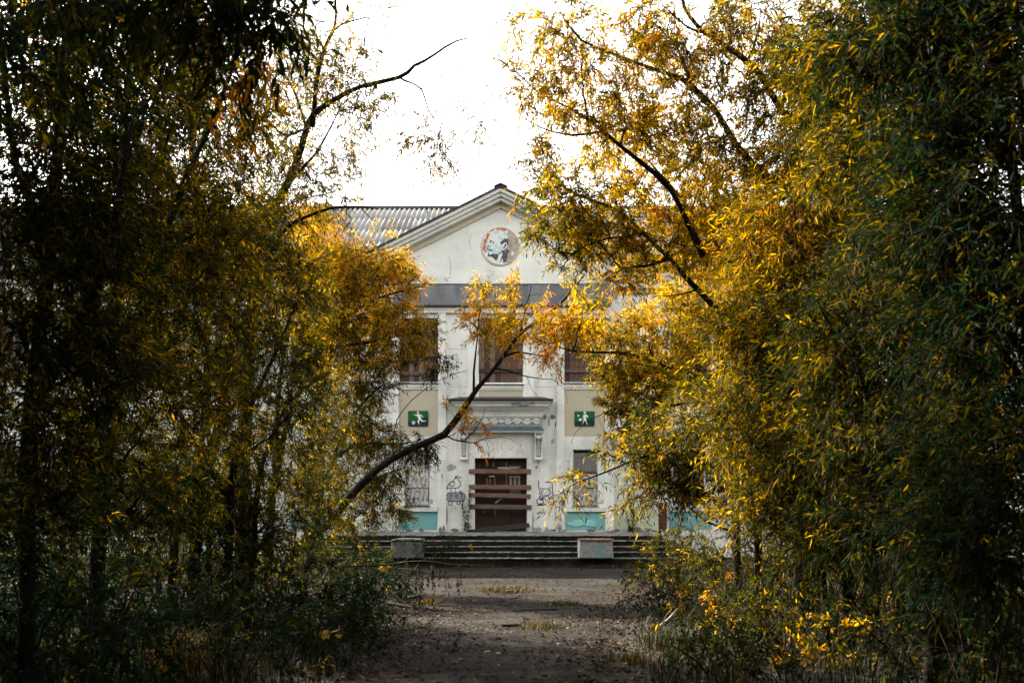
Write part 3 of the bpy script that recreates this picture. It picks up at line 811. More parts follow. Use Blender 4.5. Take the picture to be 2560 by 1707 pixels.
for p in ([(985,555),(1010,580),(1110,590),(1085,640),(1100,740),(1060,750),(1040,690),(990,680),(920,740),(880,750),(840,660),(900,670),(920,620),(980,600)],
          [(530,640),(570,625),(650,640),(590,650),(570,690),(540,690)], [(640,680),(690,675),(690,700),(650,710),(600,700)], [(600,735),(660,725),(640,750)],
          [(430,810),(500,800),(545,785),(530,820),(490,830),(440,825)], [(420,860),(480,870),(560,890),(620,920),(630,965),(590,950),(540,920),(450,895)],
          [(450,935),(520,940),(580,945),(540,955),(470,948)],
          [(500,980),(520,1050),(560,1065),(620,1030),(700,1045),(760,1040),(880,990),(880,1010),(780,1050),(790,1110),(730,1235),(640,1150),(580,1110),(470,1095)],
          [(1060,830),(1040,920),(960,950),(1000,970),(1050,910),(1120,915),(1110,970),(1080,990),(1060,1130),(1035,1275),(940,1295),(930,1180),(900,1170),(870,1280),(845,1275),(870,1190),(930,1010),(880,960),(890,930),(980,910),(1040,860)]):
    piece('black_tiles', p, 4, 'mos_black')
piece('ear', [(890,800),(930,740),(1000,690),(1050,720),(1050,800),(1020,880),(930,935),(895,900),(910,850)], 5, 'mos_cream')
piece('ear_shadow', [(960,780),(990,740),(1030,740),(1030,790),(1000,840),(960,865),(910,880),(950,830),(985,810),(990,770)], 6, 'mos_black')
piece('white_tile', [(1190,930),(1275,990),(1240,1080),(1180,1090)], 2, 'mos_cream')

def rrect(x0, x1, z0, z1, r, n=4):
    P = []
    for (cx_, cz_, a0) in ((x1-r,z1-r,0),(x0+r,z1-r,90),(x0+r,z0+r,180),(x1-r,z0+r,270)):
        P += [(cx_+r*math.cos(math.radians(a0+90*i/n)), cz_+r*math.sin(math.radians(a0+90*i/n))) for i in range(n+1)]
    return P
def sport_sign(x0, x1, t_, bt, label, split, shapes, scale):
    sg = empty('sport_sign', ((fx(x0)+fx(x1))/2, FY, fz(bt)), label, 'sign', 'green sport signs on the cream panels')
    m = MB(); m.prism(rrect(fx(x0), fx(x1), fz(bt), fz(t_), .04), FY-.03, FY-.006); m.build('board', M['sgreen'], sg)
    m = MB(); m.prism([(fx(a), fz(b)) for a, b in split], FY-.0325, FY-.029); m.build('lower_field', M['sdark'], sg)
    for nm, pts, mt, lay in shapes:
        m = MB(); m.prism([(fx(a), fz(b)) for a, b in pts], FY-.033-.003*lay, FY-.030-.003*(lay-1)-.001); m.build(nm, M[mt], sg)
s1 = lambda a, b: (1000+a*.0574, 1000+b*.0574)
def ell(cx_, cy_, rx_, ry_, k=14, rot=0): return [(cx_+rx_*math.cos(t)*math.cos(rot)-ry_*math.sin(t)*math.sin(rot), cy_+rx_*math.cos(t)*math.sin(rot)+ry_*math.sin(t)*math.cos(rot)) for t in np.linspace(0, 2*math.pi, k+1)[:-1]]
sport_sign(1020.3, 1071, 1026.8, 1065.6, 'green sign with white figure running after a football',
  [s1(*p) for p in ((365,1125),(365,950),(640,930),(760,940),(900,890),(1010,800),(1060,760),(1150,720),(1225,700),(1230,1100),(1200,1130))],
  [('figure', [s1(*p) for p in ((575,630),(800,620),(920,625),(1000,700),(1020,770),(940,690),(890,680),(920,790),(960,880),(1180,915),(1020,940),(950,945),(890,870),(830,930),(830,1000),(870,1095),(800,1010),(762,950),(790,880),(825,850),(790,770),(735,685))], 'swhite', 1),
   ('head', [s1(*p) for p in ell(795, 550, 52, 58)], 'swhite', 1),
   ('head_shadow', [s1(*p) for p in ((810,510),(850,560),(860,640),(830,620))], 'sdark', 2),
   ('ball', [s1(*p) for p in ell(593, 988, 74, 72)], 'swhite', 1),
   ('ball_patch', [s1(*p) for p in ((560,960),(620,970),(650,990),(590,1010))], 'sdark', 2),
   ('ball_patch', [s1(*p) for p in ((530,1000),(570,1030),(550,1040))], 'sdark', 2)], 1)
s2 = lambda a, b: (1400+a*.0893, 980+b*.0893)
sport_sign(1436, 1486.5, 1028, 1065.2, 'green sign with white figure holding a racket and ball',
  [s2(*p) for p in ((412,940),(412,830),(600,825),(780,810),(950,760),(950,930),(940,945))],
  [('figure', [s2(*p) for p in ((630,690),(660,635),(740,625),(800,700),(785,715),(735,680),(728,770),(775,930),(690,795),(610,930),(660,780),(660,700),(645,705))], 'swhite', 1),
   ('head', [s2(*p) for p in ell(690, 578, 34, 34)], 'swhite', 1),
   ('ball', [s2(*p) for p in ell(515, 660, 27, 25)], 'swhite', 1),
   ('racket', [s2(*p) for p in ell(565, 772, 47, 37, 14, -.3)], 'swhite', 1),
   ('racket_handle', [s2(*p) for p in ((600,750),(640,725),(646,735),(606,762))], 'swhite', 1)], 1)

g1 = lambda a, b: (fx(1090+a*.1403), fz(1160+b*.1403))
def graffiti(label, groups, yb=FY-.003):
    c = g1(*groups[0][1][0][0])
    gr = empty('graffiti', (c[0], FY, c[1]), label, 'graffiti')
    for nm, strokes, w_, mt in groups:
        m = MB()
        for s in strokes: m.stroke([g1(*p) for p in s], w_, yb)
        m.build(nm, M[mt], gr)
    return gr
def arc(cx_, cy_, rx_, ry_, a0=0, a1=360, n=16): return [(cx_+rx_*math.cos(math.radians(a0+(a1-a0)*i/n)), cy_+ry_*math.sin(math.radians(a0+(a1-a0)*i/n))) for i in range(n+1)]
gr = graffiti('green spray drawing of a bird standing on a skateboard', [
  ('bird', [[(190,440),(210,420),(270,420),(350,425),(410,415),(438,370),(425,320),(395,280),(390,260)], [(190,440),(205,390),(250,330),(310,300),(335,260),(345,220),(380,210),(450,240),(395,258)],
            [(235,350),(270,315),(325,315),(335,345),(310,390),(270,385),(235,350)], arc(365,240,14,14,0,360,8), [(198,436),(204,445),(200,430)]], .026, 'spray_green'),
  ('leg', [[(268,425),(262,520)],[(340,425),(342,520)]], .018, 'spray_green'),
  ('skateboard', [arc(265,583,82,78,90,270)+[(350,503),(420,505)]+arc(440,583,80,78,-90,90)+[(350,660),(265,661)]], .026, 'spray_green'),
  ('wheel', [arc(255,695,34,36)], .024, 'spray_green'), ('wheel', [arc(400,688,28,30)], .024, 'spray_green'),
  ('mark', [[(250,530),(270,550),(245,580),(270,610)],[(330,530),(390,550)],[(330,560),(395,570)],[(335,590),(390,600)],[(275,540),(310,560),(280,575)]], .024, 'spray_green'),
  ('red_mark', [[(430,290),(450,320),(465,280)],[(440,315),(462,318)]], .010, 'spray_red')])
m = MB(); m.prism([g1(*p) for p in arc(265,583,76,72,90,270)+arc(440,583,74,72,-90,90)], FY-.0025, FY+.001); m.build('skateboard_fill', M['spray_grey'], gr)
graffiti('violet spray drawing of a smiling cat sitting on a swing', [
  ('rope', [[(1822,290),(1830,400),(1860,550)],[(2068,340),(2080,500),(2095,700)]], .026, 'spray_violet'),
  ('seat', [[(1800,730),(1900,722),(2110,700)],[(1830,725),(2000,715),(2105,708)]], .034, 'spray_violet'),
  ('head', [arc(1955,503,75,68)], .022, 'spray_violet'), ('ear', [[(1885,480),(1852,415),(1930,440)]], .022, 'spray_violet'), ('ear', [[(1985,440),(2032,405),(2030,480)]], .022, 'spray_violet'),
  ('face', [arc(1908,495,7,7,0,360,6), arc(1983,490,7,7,0,360,6), [(1930,540),(1940,555),(1950,540)], [(1945,545),(1985,550),(2000,535)], [(1935,520),(1948,520)]], .016, 'spray_violet'),
  ('whisker', [[(1880,520),(1820,525)],[(1885,545),(1825,580)],[(2025,505),(2090,490)],[(2025,530),(2085,520)]], .012, 'spray_violet'),
  ('body', [[(1910,570),(1905,640),(1920,700)],[(2005,560),(2015,620),(2030,650),(2000,700)],[(1950,660),(1990,640),(2025,665),(1990,690)]], .024, 'spray_violet'),
  ('tail', [[(1905,640),(1850,600),(1795,640),(1805,690),(1840,710),(1900,695)]], .034, 'spray_violet'),
  ('paw', [arc(1870,605,30,36), [(1845,600),(1895,610)], [(1872,575),(1868,640)]], .016, 'spray_violet'), ('paw', [arc(2055,625,34,44), [(2030,620),(2085,620)], [(2035,645),(2075,665)], [(2030,600),(2075,595)]], .018, 'spray_violet')])
gg = empty('graffiti', (fx(1600), FY, fz(1230)), 'violet scrawl tag on the pale green wall behind the leaves', 'graffiti')
m = MB()
for s in ([(1578,1236),(1586,1224),(1588,1244),(1596,1232),(1602,1240),(1608,1226),(1614,1228),(1612,1238),(1598,1244),(1584,1248)],[(1606,1228),(1616,1222),(1618,1232)]): m.stroke([(fx(a), fz(b)) for a, b in s], .024, FY-.0085)
m.build('scrawl', M['spray_violet'], gg)

# ------------------------------------------------------------------ steps, blocks
Y0 = 26.5; ST = .30; RS = .14
steps = empty('entrance_steps', (BX, 25.5, 0), 'wide flight of worn stained concrete steps with shade-darkened risers below the boarded door', 'steps')
sx0, sx1 = -5.05, 4.12
for k in range(5):
    zt = .8-RS*k
    a, b, yf = sx0-ST*k, sx1+ST*k, Y0-ST*k
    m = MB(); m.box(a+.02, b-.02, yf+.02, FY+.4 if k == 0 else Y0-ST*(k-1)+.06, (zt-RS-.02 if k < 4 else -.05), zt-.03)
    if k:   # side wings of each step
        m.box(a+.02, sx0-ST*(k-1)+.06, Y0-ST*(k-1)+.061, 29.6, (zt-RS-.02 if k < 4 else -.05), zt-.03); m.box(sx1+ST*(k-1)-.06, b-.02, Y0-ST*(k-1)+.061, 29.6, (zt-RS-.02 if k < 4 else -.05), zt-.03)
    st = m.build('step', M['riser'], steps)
    # tread slabs
    x = a
    while x < b-.01:
        x2 = min(b, x+random.choice((1.2, 1.5, 1.8)))
        if b-x2 < .5: x2 = b
        t = MB(); dz = random.uniform(-.012, .008); dy = random.uniform(-.03,.02)
        t.box(x+.004, x2-.004, yf+dy, (FY-.08 if k == 0 else Y0-ST*(k-1)+.018), zt-.029, zt+dz)
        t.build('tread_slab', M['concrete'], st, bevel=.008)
        x = x2
    if k:
        t = MB()
        for s0, s1_ in ((a, sx0-ST*(k-1)+.018), (sx1+ST*(k-1)-.018, b)):
            t.box(s0, s1_, Y0-ST*(k-1)+.02, 29.6, zt-.029, zt-.001)
        t.build('side_tread', M['concrete'], st)
def block(x0, x1, z1, mat, cap, label):
    bl = empty('plinth_block', ((x0+x1)/2, 25.6, .24), label, 'plinth', 'blocks on the entrance steps')
    y0, y1 = 25.16, 25.98
    m = MB(); m.frustum((x0-.02,x1+.02,y0-.02,y1,.24),(x0+.01,x1-.01,y0,y1,z1)); m.build('body', M[mat], bl, bevel=.02)
    m = MB()
    if cap == 'brickcap':
        n = 9; wd = (x1-x0+.04)/n
        for i in range(n):
            v = MB(); h = random.uniform(.035,.05); v.box(x0-.02+wd*i+.004, x0-.02+wd*(i+1)-.004, y0-.03+random.uniform(-.01,.01), y0+.22, z1+.001, z1+h); v.build('brick', M['brickcap'], bl)
        v = MB(); v.box(x0, x1, y0+.23, y1, z1+.001, z1+.035); v.build('cap', M['concrete'], bl)
    else:
        m.prism([(x0-.02,z1+.001),(x1+.03,z1+.001),(x1,z1+.05),(x0+.2,z1+.062),(x0+.02,z1+.035)], y0-.03, y1); m.build('cap', M['concrete'], bl, bevel=.015)
bx = lambda p: (p-1280)*25.16/F
block(bx(977), bx(1054), .69, 'blockgrey', 'concrete', 'dirty grey concrete block on the steps left of the door')
block(bx(1449), bx(1532), .70, 'blockpeel', 'brickcap', 'block with peeling turquoise paint and brick top on the steps')

# ------------------------------------------------------------------ vegetation generators
def unit(a): return a/(np.linalg.norm(a, axis=-1, keepdims=True)+1e-9)

def leaf_arrays(base, d, w, n, L, W, tint):
    """5 verts, 4 tris per leaf, folded along the midrib"""
    k = len(base)
    V = np.empty((k, 5, 3), np.float32)
    L = L[:, None]; W = W[:, None]
    V[:, 0] = base
    mid = base + d*L*.45
    V[:, 1] = mid + w*W*.5 + n*W*.18
    V[:, 2] = mid - w*W*.5 + n*W*.18
    V[:, 3] = mid
    tip = base + d*L; tip[:, 2] -= .10*L[:, 0]
    V[:, 4] = tip
    T = np.array([[0,3,1],[0,2,3],[3,4,1],[2,4,3]], np.int32)[None] + (np.arange(k, dtype=np.int32)*5)[:, None, None]
    return V.reshape(-1, 3), T.reshape(-1, 3), np.repeat(tint, 5)

def twig_leaves(p, d, Lt, nl, droop, leafL, leafW, tint, spread=.9, tsig=.14):
    """twigs: p (m,3) base, d (m,3) direction, Lt (m) length"""
    m = len(p)
    t = (np.arange(nl)+.6)/nl
    t = np.clip(t[None, :] + rng.normal(0, .03, (m, nl)), .05, 1.0)
    pos = p[:, None] + d[:, None]*(Lt[:, None]*t)[..., None]
    pos[..., 2] -= droop[:, None]*Lt[:, None]*t**2
    tan = np.repeat(d[:, None], nl, 1).copy()
    tan[..., 2] -= 2*droop[:, None]*t
    tan = unit(tan)
    ref = unit(rng.normal(0, 1, (m, 1, 3)))
    u = unit(np.cross(tan, ref)); v = np.cross(tan, u)
    ang = (np.arange(nl)*2.4)[None, :] + rng.uniform(0, 6.28, (m, 1)) + rng.normal(0, .3, (m, nl))
    side = u*np.cos(ang)[..., None] + v*np.sin(ang)[..., None]
    ld = unit(tan*rng.uniform(.55, 1.0, (m, nl, 1)) + side*spread*rng.uniform(.5, 1, (m, nl, 1)) + np.array([0, 0, -.22]))
    rn = unit(rng.normal(0, 1, (m, nl, 3)) + np.array([0, 0, .8]))
    w = unit(np.cross(ld, rn)); n = np.cross(w, ld)
    L = leafL*rng.uniform(.45, 1.3, (m, nl)); W = leafW*rng.uniform(.75, 1.2, (m, nl))
    tt = np.clip(tint[:, None] + rng.normal(0, tsig, (m, 1)) + rng.normal(0, tsig*.8, (m, nl)), 0, 1)
    f = lambda a: a.reshape(-1, 3)
    return f(pos), f(ld), f(w), f(n), L.ravel(), W.ravel(), tt.ravel()

def twig_tubes(p, d, Lt, droop, r):
    m = len(p); ts = np.array([0, .5, 1.0]); k = 3
    pos = p[:, None] + d[:, None]*(Lt[:, None]*ts)[..., None]
    pos[..., 2] -= droop[:, None]*Lt[:, None]*ts**2
    ref = unit(rng.normal(0, 1, (m, 3)))
    u = unit(np.cross(d, ref)); v = np.cross(d, u)
    V = np.empty((m, 3, k, 3), np.float32)
    rr = np.array([1., .7, .25])*r
    for j in range(k):
        a = 2*math.pi*j/k
        off = u*math.cos(a)+v*math.sin(a)
        V[:, :, j] = pos + off[:, None]*rr[None, :, None]
    T = []
    for i in range(2):
        for j in range(k):
            j2 = (j+1) % k
            T.append([i*k+j, i*k+j2, (i+1)*k+j2, (i+1)*k+j])
    T = np.array(T, np.int32)[None] + (np.arange(m, dtype=np.int32)*9)[:, None, None]
    return V.reshape(-1, 3), T.reshape(-1, 4)

def tubes_np(chains, k):
    VV = []; TT = []; n0 = 0
    ca = np.cos(np.arange(k)*2*math.pi/k); sa = np.sin(np.arange(k)*2*math.pi/k)
    for P, R in chains:
        P = np.asarray(P); R = np.asarray(R)
        n = len(P)
        D = np.empty_like(P); D[1:-1] = P[2:]-P[:-2]; D[0] = P[1]-P[0]; D[-1] = P[-1]-P[-2]
        D = unit(D)
        ref = np.array([.31, .87, .12]) if abs(D[0][1]) < .75 else np.array([1., .1, .05])
        U = unit(np.cross(D, ref)); W = np.cross(D, U)
        V = P[:, None] + R[:, None, None]*(U[:, None]*ca[None, :, None] + W[:, None]*sa[None, :, None])
        VV.append(V.reshape(-1, 3))
        i = np.arange(n-1)[:, None]; j = np.arange(k)[None]; j2 = (j+1) % k
        T = np.stack([n0+i*k+j, n0+i*k+j2, n0+(i+1)*k+j2, n0+(i+1)*k+j], -1).reshape(-1, 4)
        TT.append(T); n0 += n*k
    return np.concatenate(VV), np.concatenate(TT)

NLEAF = [0]
LEAF_PROTO = {}
def leaf_proto(mat, ti):
    key = (mat.name, ti)
    if key not in LEAF_PROTO:
        V, T, tt = leaf_arrays(np.zeros((1,3)), np.array([[0,1.,0]]), np.array([[1.,0,0]]), np.array([[0,0,1.]]), np.array([1.]), np.array([1.]), np.array([ti]))
        LEAF_PROTO[key] = mesh_np('leaf', V, T, mat, attrs={'tint': tt})
    return LEAF_PROTO[key]

def tree(name, label, cat, limbs, blobs, leafL=.085, leafW=.017, ntw=3, nl=11, tlen=.5, droop=.25, mult=1.0, mat=LEAF, group=None,
         single=0, bare=(), bark=BARK, sides=7, up=.35, fan=True):
    """limbs: list of (points, r0, r1). blobs: (px,py,Y,rx,ry,depth,n,tint)"""
    limbs = [(resample([at(*p) for p in P], .22), r0, r1) for P, r0, r1 in limbs]
    base = limbs[0][0][0].copy(); base[2] = 0
    root = empty(name, tuple(base), label, cat, group)
    node = []; ndir = []; nrad = []
    trunk_ch = []
    for P, r0, r1 in limbs:
        jit = np.cumsum(rng.normal(0, .008, P.shape), 0); jit -= np.linspace(0, 1, len(P))[:, None]*jit[-1]
        P = P + jit
        s = np.linspace(0, 1, len(P))
        R = (r0+(r1-r0)*s)*(1+.06*np.sin(s*23)+np.convolve(rng.normal(0, .13, len(P)), np.ones(3)/3, 'same'))
        trunk_ch.append((P, R))
        D = unit(np.gradient(P, axis=0))
        node.append(P); ndir.append(D); nrad.append(R)
    if fan:
        allP = np.concatenate(node)
        for px, py, Y, rx_, ry_, dep, n, ti in blobs:
            if n < 30: continue
            c = at(px, py, Y)
            for q in range(2 if n > 90 else 1):
                tgt = c + rng.normal(0, .45, 3)*np.array([rx_, 0, ry_])*[Y/F, 0, Y/F] + np.array([0, rng.normal(0, dep*.5), ry_*Y/F*.35])
                dv = tgt-allP; dist = np.linalg.norm(dv, axis=1)
                cost = dist + 1.6*np.maximum(0, allP[:, 2]-(tgt[2]-.35*dist-.2)) + (allP[:, 2] < .5)*5
                j = int(np.argmin(cost)); p0 = allP[j]; Ld = dist[j]
                if Ld < .5: continue
                c1 = p0+(tgt-p0)*.45+np.array([0, 0, -.10*Ld])+rng.normal(0, .06*Ld, 3)
                t = np.linspace(0, 1, 9)[:, None]
                P = (1-t)**2*p0+2*(1-t)*t*c1+t*t*tgt + np.concatenate([np.zeros((1, 3)), rng.normal(0, .012*Ld, (8, 3))])
                r0 = min(.035, .010+.010*Ld); R = np.linspace(r0, .006, 9)
                trunk_ch.append((P, R)); node.append(P); ndir.append(unit(np.gradient(P, axis=0))); nrad.append(R)
    V, T = tubes_np(trunk_ch, sides)
    link('trunk', mesh_np('trunk', V-base, T, bark, 4, smooth=True), root)
    NP = np.concatenate(node); ND = np.concatenate(ndir); NR = np.concatenate(nrad)
    low = NP[:, 2] > min(.35, NP[:, 2].max()*.4)
    NP, ND, NR = NP[low], ND[low], NR[low]
    # crown points
    A = []; TI = []
    for px, py, Y, rx_, ry_, dep, n, ti in blobs:
        n = max(3, int(n*mult)); c = at(px, py, Y); s = Y/F
        q_ = rng.normal(0, 1, (n, 3)); q_ = unit(q_)*rng.uniform(.1, 1, (n, 1))**.45
        A.append(c + q_*np.array([rx_*s, dep, ry_*s])); TI.append(np.full(n, ti)+rng.normal(0, .05, n))
    if fan:
        for P in node[1:]:
            k = int(len(P)*.55*mult)
            if k < 3 or P[:, 2].max() < 2: continue
            ii = (len(P)*rng.uniform(.35, 1.0, k)).astype(int).clip(0, len(P)-1)
            pts = P[ii] + rng.normal(0, .22, (k, 3))
            allb = np.concatenate(A); tb = np.concatenate(TI)
            near = np.array([np.argmin(((allb-q_)**2).sum(1)) for q_ in pts])
            dd_ = np.linalg.norm(allb[near]-pts, axis=1); g_ = dd_ < .5
            A.append(pts[g_]); TI.append(tb[near][g_]+.03)
    A = np.concatenate(A); TI = np.concatenate(TI)
    ok = A[:, 2] > .15; A = A[ok]; TI = TI[ok]
    d0 = np.min(np.linalg.norm(A[:, None]-NP[None, ::3], axis=2), 1)
    od = np.argsort(d0)
    chains = []; tipdir = np.zeros_like(A)
    cap = len(NP)+len(A)*4
    bp = np.empty((cap, 3)); bd = np.empty((cap, 3)); br = np.empty(cap); m = len(NP)
    bp[:m] = NP; bd[:m] = ND; br[:m] = NR
    for i in od:
        a = A[i]
        dv = a-bp[:m]; dist = np.linalg.norm(dv, axis=1)
        al = (dv*bd[:m]).sum(1)/(dist+1e-6)
        j = int(np.argmin(dist*(1.35-.35*al)))
        p0 = bp[j]; L = dist[j]
        if L < .02: tipdir[i] = bd[j]; continue
        c1 = p0 + bd[j]*L*.3 + rng.normal(0, .10*L, 3) + np.array([0, 0, up*.25*L])
        t = np.array([0, .3, .62, 1.0])[:, None]
        P = (1-t)**2*p0 + 2*(1-t)*t*c1 + t*t*a
        P[1:3] += rng.normal(0, .03*L, (2, 3))
        r0 = min(br[j]*.75, .004+.0075*L); r1 = max(.0022, r0*.45)
        chains.append((P, np.linspace(r0, r1, 4)))
        dd = unit(P[3]-P[2]); tipdir[i] = dd
        bp[m:m+3] = P[1:]; bd[m:m+3] = unit(np.diff(P, axis=0)); br[m:m+3] = np.linspace(r0, r1, 4)[1:]; m += 3
    for P, r0, r1 in bare:
        Pp = resample([at(*p) for p in P], .12); chains.append((Pp+rng.normal(0, .006, Pp.shape), np.linspace(r0, r1, len(Pp))))
    VB, TB = tubes_np([(P, R) for P, R in chains if len(P) == 4], 4)
    rest = [c for c in chains if len(c[0]) != 4]
    if rest:
        v2, t2 = tubes_np(rest, 4); TB = np.concatenate([TB, t2+len(VB)]); VB = np.concatenate([VB, v2])
    # twigs
    p = np.repeat(A, ntw, 0); td = np.repeat(tipdir, ntw, 0); ti = np.repeat(TI, ntw)
    d = unit(td*.95 + unit(rng.normal(0, 1, p.shape))*.68 + np.array([0, 0, .16]))
    Lt = tlen*rng.uniform(.55, 1.25, len(p)); dr = np.abs(rng.normal(droop, .15, len(p)))
    p = p - d*Lt[:, None]*.15
    vt, tt_ = twig_tubes(p, d, Lt, dr, .0028)
    V = np.concatenate([VB, vt]); T = np.concatenate([TB, tt_+len(VB)])
    link('branches', mesh_np('branches', V-base, T, TWIG, 4), root)['kind'] = 'stuff'
    P_, D_, W_, N_, L_, Wd, tn = twig_leaves(p, d, Lt, nl, dr, leafL, leafW, ti)
    NLEAF[0] += len(P_)
    if single:
        yy = np.maximum(P_[:, 1], .5); sx = P_[:, 0]*F/yy+1280; sy = HOR-(P_[:, 2]-EYE)*F/yy
        vis = (sx > 0) & (sx < 2560) & (sy > 0) & (sy < 1707)
        score = np.where(vis, L_/yy, 0); pick = np.argsort(-score)[:single]
        for i in pick:
            o = link('leaf', leaf_proto(mat, round(float(tn[i])*10)/10), root)
            Rm = np.eye(4); Rm[:3, 0] = W_[i]*Wd[i]; Rm[:3, 1] = D_[i]*L_[i]; Rm[:3, 2] = N_[i]*Wd[i]; Rm[:3, 3] = P_[i]-base
            o.matrix_local = Matrix(Rm.tolist())
        keep = np.ones(len(P_), bool); keep[pick] = False
        P_, D_, W_, N_, L_, Wd, tn = (a[keep] for a in (P_, D_, W_, N_, L_, Wd, tn))
    V, T, tt = leaf_arrays(P_-base, D_, W_, N_, L_, Wd, tn)
    c = link('crown', mesh_np('crown', V, T, mat, 3, {'tint': tt}), root)
    c['kind'] = 'stuff'
    return root

MU = 1.3
W = 'willow_tree'
# ---- left side
tree(W, 'leaning willow with bare dark trunk slanting right across the doorway front', 'tree',
  [([(690,None,17.2),(720,1400,17.1),(762,1352,17),(820,1305,17),(889,1222,17),(976,1147,17),(1060,1105,17),(1110,1083,17),(1160,1018,17),(1192,970,17),(1252,898,17),(1300,833,17),(1362,788,16.9),(1410,746,16.8),(1462,686,16.7)], .108, .014),
   ([(1183,985,17),(1186,930,17),(1192,860,17),(1198,800,17),(1203,770,17)], .022, .006),
   ([(1256,893,17),(1290,878,16.9),(1330,885,16.8),(1370,890,16.7)], .024, .008),
   ([(1235,920,17),(1270,925,16.9),(1320,940,16.8),(1385,948,16.7)], .020, .006),
   ([(1300,833,17),(1310,790,17),(1322,740,17),(1330,715,17)], .016, .005),
   ([(1112,1085,17),(1135,1097,16.9),(1165,1102,16.9),(1190,1107,16.8),(1215,1098,16.8),(1250,1092,16.8)], .018, .005),
   ([(1165,1098,16.9),(1190,1070,16.9),(1205,1045,16.9),(1212,1020,16.9)], .010, .004)],
  [(1240,810,17,80,50,.6,36,.66),(1200,745,17,26,40,.4,14,.66),(1295,735,16.9,40,44,.4,18,.66),(1190,800,17,30,40,.4,12,.72),(1340,815,16.8,50,40,.5,20,.74),(1290,850,17,50,26,.4,10,.8),
   (1150,1025,16.9,36,20,.2,7,.90),(1200,1050,16.9,25,20,.2,4,.88),(1430,735,16.8,25,25,.2,5,.6)],
  leafL=.105, leafW=.020, ntw=5, nl=9, tlen=.34, mult=MU*.62,
  bare=[([(1190,1107,16.8),(1205,1125,16.8),(1222,1130,16.8),(1240,1118,16.8)], .005, .002), ([(1215,1098,16.8),(1225,1135,16.8),(1212,1148,16.8),(1200,1140,16.8)], .005, .002),
        ([(1150,1100,16.9),(1160,1060,16.9),(1150,1030,16.9)], .005, .002), ([(1250,1092,16.8),(1280,1100,16.8),(1300,1112,16.8)], .004, .0015),
        ([(1385,948,16.7),(1410,975,16.7),(1420,1010,16.7)], .005, .002), ([(1320,940,16.8),(1330,975,16.8),(1360,1005,16.8)], .005, .002), ([(1370,890,16.7),(1400,915,16.7),(1405,960,16.7)], .005, .002),
        ([(1192,970,17),(1200,950,17),(1203,935,17)], .012, .005), ([(1070,1100,17),(1105,1098,16.9),(1140,1085,16.9)], .012, .005)])
tree(W, 'tall sparse willow with curving branches bare against the white sky', 'tree',
  [([(600,None,13.4),(620,1000,13.3),(645,700,13.2),(678,550,13),(728,457,13),(760,370,13),(778,318,13),(800,285,13),(846,252,13),(903,218,13),(999,195,13),(1039,168,13),(1089,139,13),(1139,107,13),(1180,95,13)], .11, .006),
   ([(778,318,13),(785,260,13),(795,190,13),(815,120,13),(831,82,13),(838,40,13),(838,-40,13)], .040, .012),
   ([(831,82,13),(860,60,13),(917,46,13),(960,55,13)], .014, .004),
   ([(999,195,13),(1030,208,13),(1056,225,13),(1074,275,13),(1103,304,13),(1150,300,13),(1185,290,13)], .014, .004),
   ([(735,445,13),(790,380,13),(830,310,13),(855,255,13)], .022, .008),
   ([(690,530,13),(760,495,13),(850,475,13)], .015, .005),
   ([(778,318,13),(720,340,13),(680,400,13),(655,480,13)], .02, .006),
   ([(640,720,13.2),(700,590,12.6),(760,545,12.4),(830,520,12.3),(900,518,12.3),(940,522,12.3)], .035, .006),
   ([(770,330,13),(740,240,13),(700,170,13),(690,80,13)], .02, .006)],
  [(730,120,13,80,110,1.0,46,.48),(815,190,13,90,80,.8,44,.50),(880,150,13,60,40,.5,12,.52),(700,330,13,90,120,1,60,.42),(850,370,13,80,70,.6,22,.5),(930,235,13,70,30,.5,16,.5),(900,290,13,60,40,.5,10,.5),(810,470,13,90,45,.6,18,.45),
   (740,440,13,70,70,.6,24,.42),(1045,345,13,42,26,.3,9,.5),(1105,350,13,30,22,.3,6,.45),(1100,400,13,36,24,.3,8,.45),(1200,330,13,12,36,.2,4,.5),(1065,300,13,10,20,.2,2,.5),(870,60,13,20,20,.2,2,.6),(975,10,13,10,10,.2,2,.6),(700,540,12.8,60,40,.6,20,.45)],
  leafL=.095, leafW=.017, ntw=3, nl=9, tlen=.45, droop=.45, mult=MU*1.35,
  bare=[([(1039,168,13),(1060,150,13),(1075,140,13)], .004, .002), ([(917,46,13),(960,60,13),(985,95,13),(992,130,13)], .005, .0015), ([(1089,139,13),(1120,150,13),(1140,200,13)], .004, .0015),
        ([(900,518,12.3),(925,545,12.3),(945,555,12.3)], .007, .003), ([(850,515,12.3),(858,500,12.3)], .006, .003)])
tree(W, 'golden willow lit by the sun beside the left eaves of the gable', 'tree',
  [([(660,None,19),(690,1200,19),(740,1000,19),(800,880,18.8),(870,790,18.6),(960,740,18.4),(1040,720,18.3)], .11, .012), ([(690,1200,19),(700,950,19),(740,760,19),(790,640,19),(800,560,19)], .07, .012), ([(800,880,18.8),(900,860,18.4),(990,840,18),(1060,830,17.8)], .035, .008),
   ([(740,760,19),(820,680,19),(900,640,18.8),(960,620,18.6)], .035, .008)],
  [(790,560,19,55,45,.8,40,.72),(835,655,19,95,40,1.2,70,.68),(920,680,18.7,100,60,1.1,100,.68),(1000,690,18.4,60,50,.8,40,.68),(880,770,18.8,120,70,1.2,120,.62),(985,810,18,70,55,.9,54,.66),(1055,840,17.8,36,40,.5,18,.62),
   (880,870,18.8,110,70,1.2,100,.52),(760,700,19,70,100,1.2,80,.6),(990,890,17.6,40,30,.5,14,.5),(1090,905,17.2,28,34,.3,8,.3),(800,800,19,80,80,1.2,70,.55)],
  leafL=.105, leafW=.021, ntw=5, nl=10, tlen=.36, mult=MU*.95)
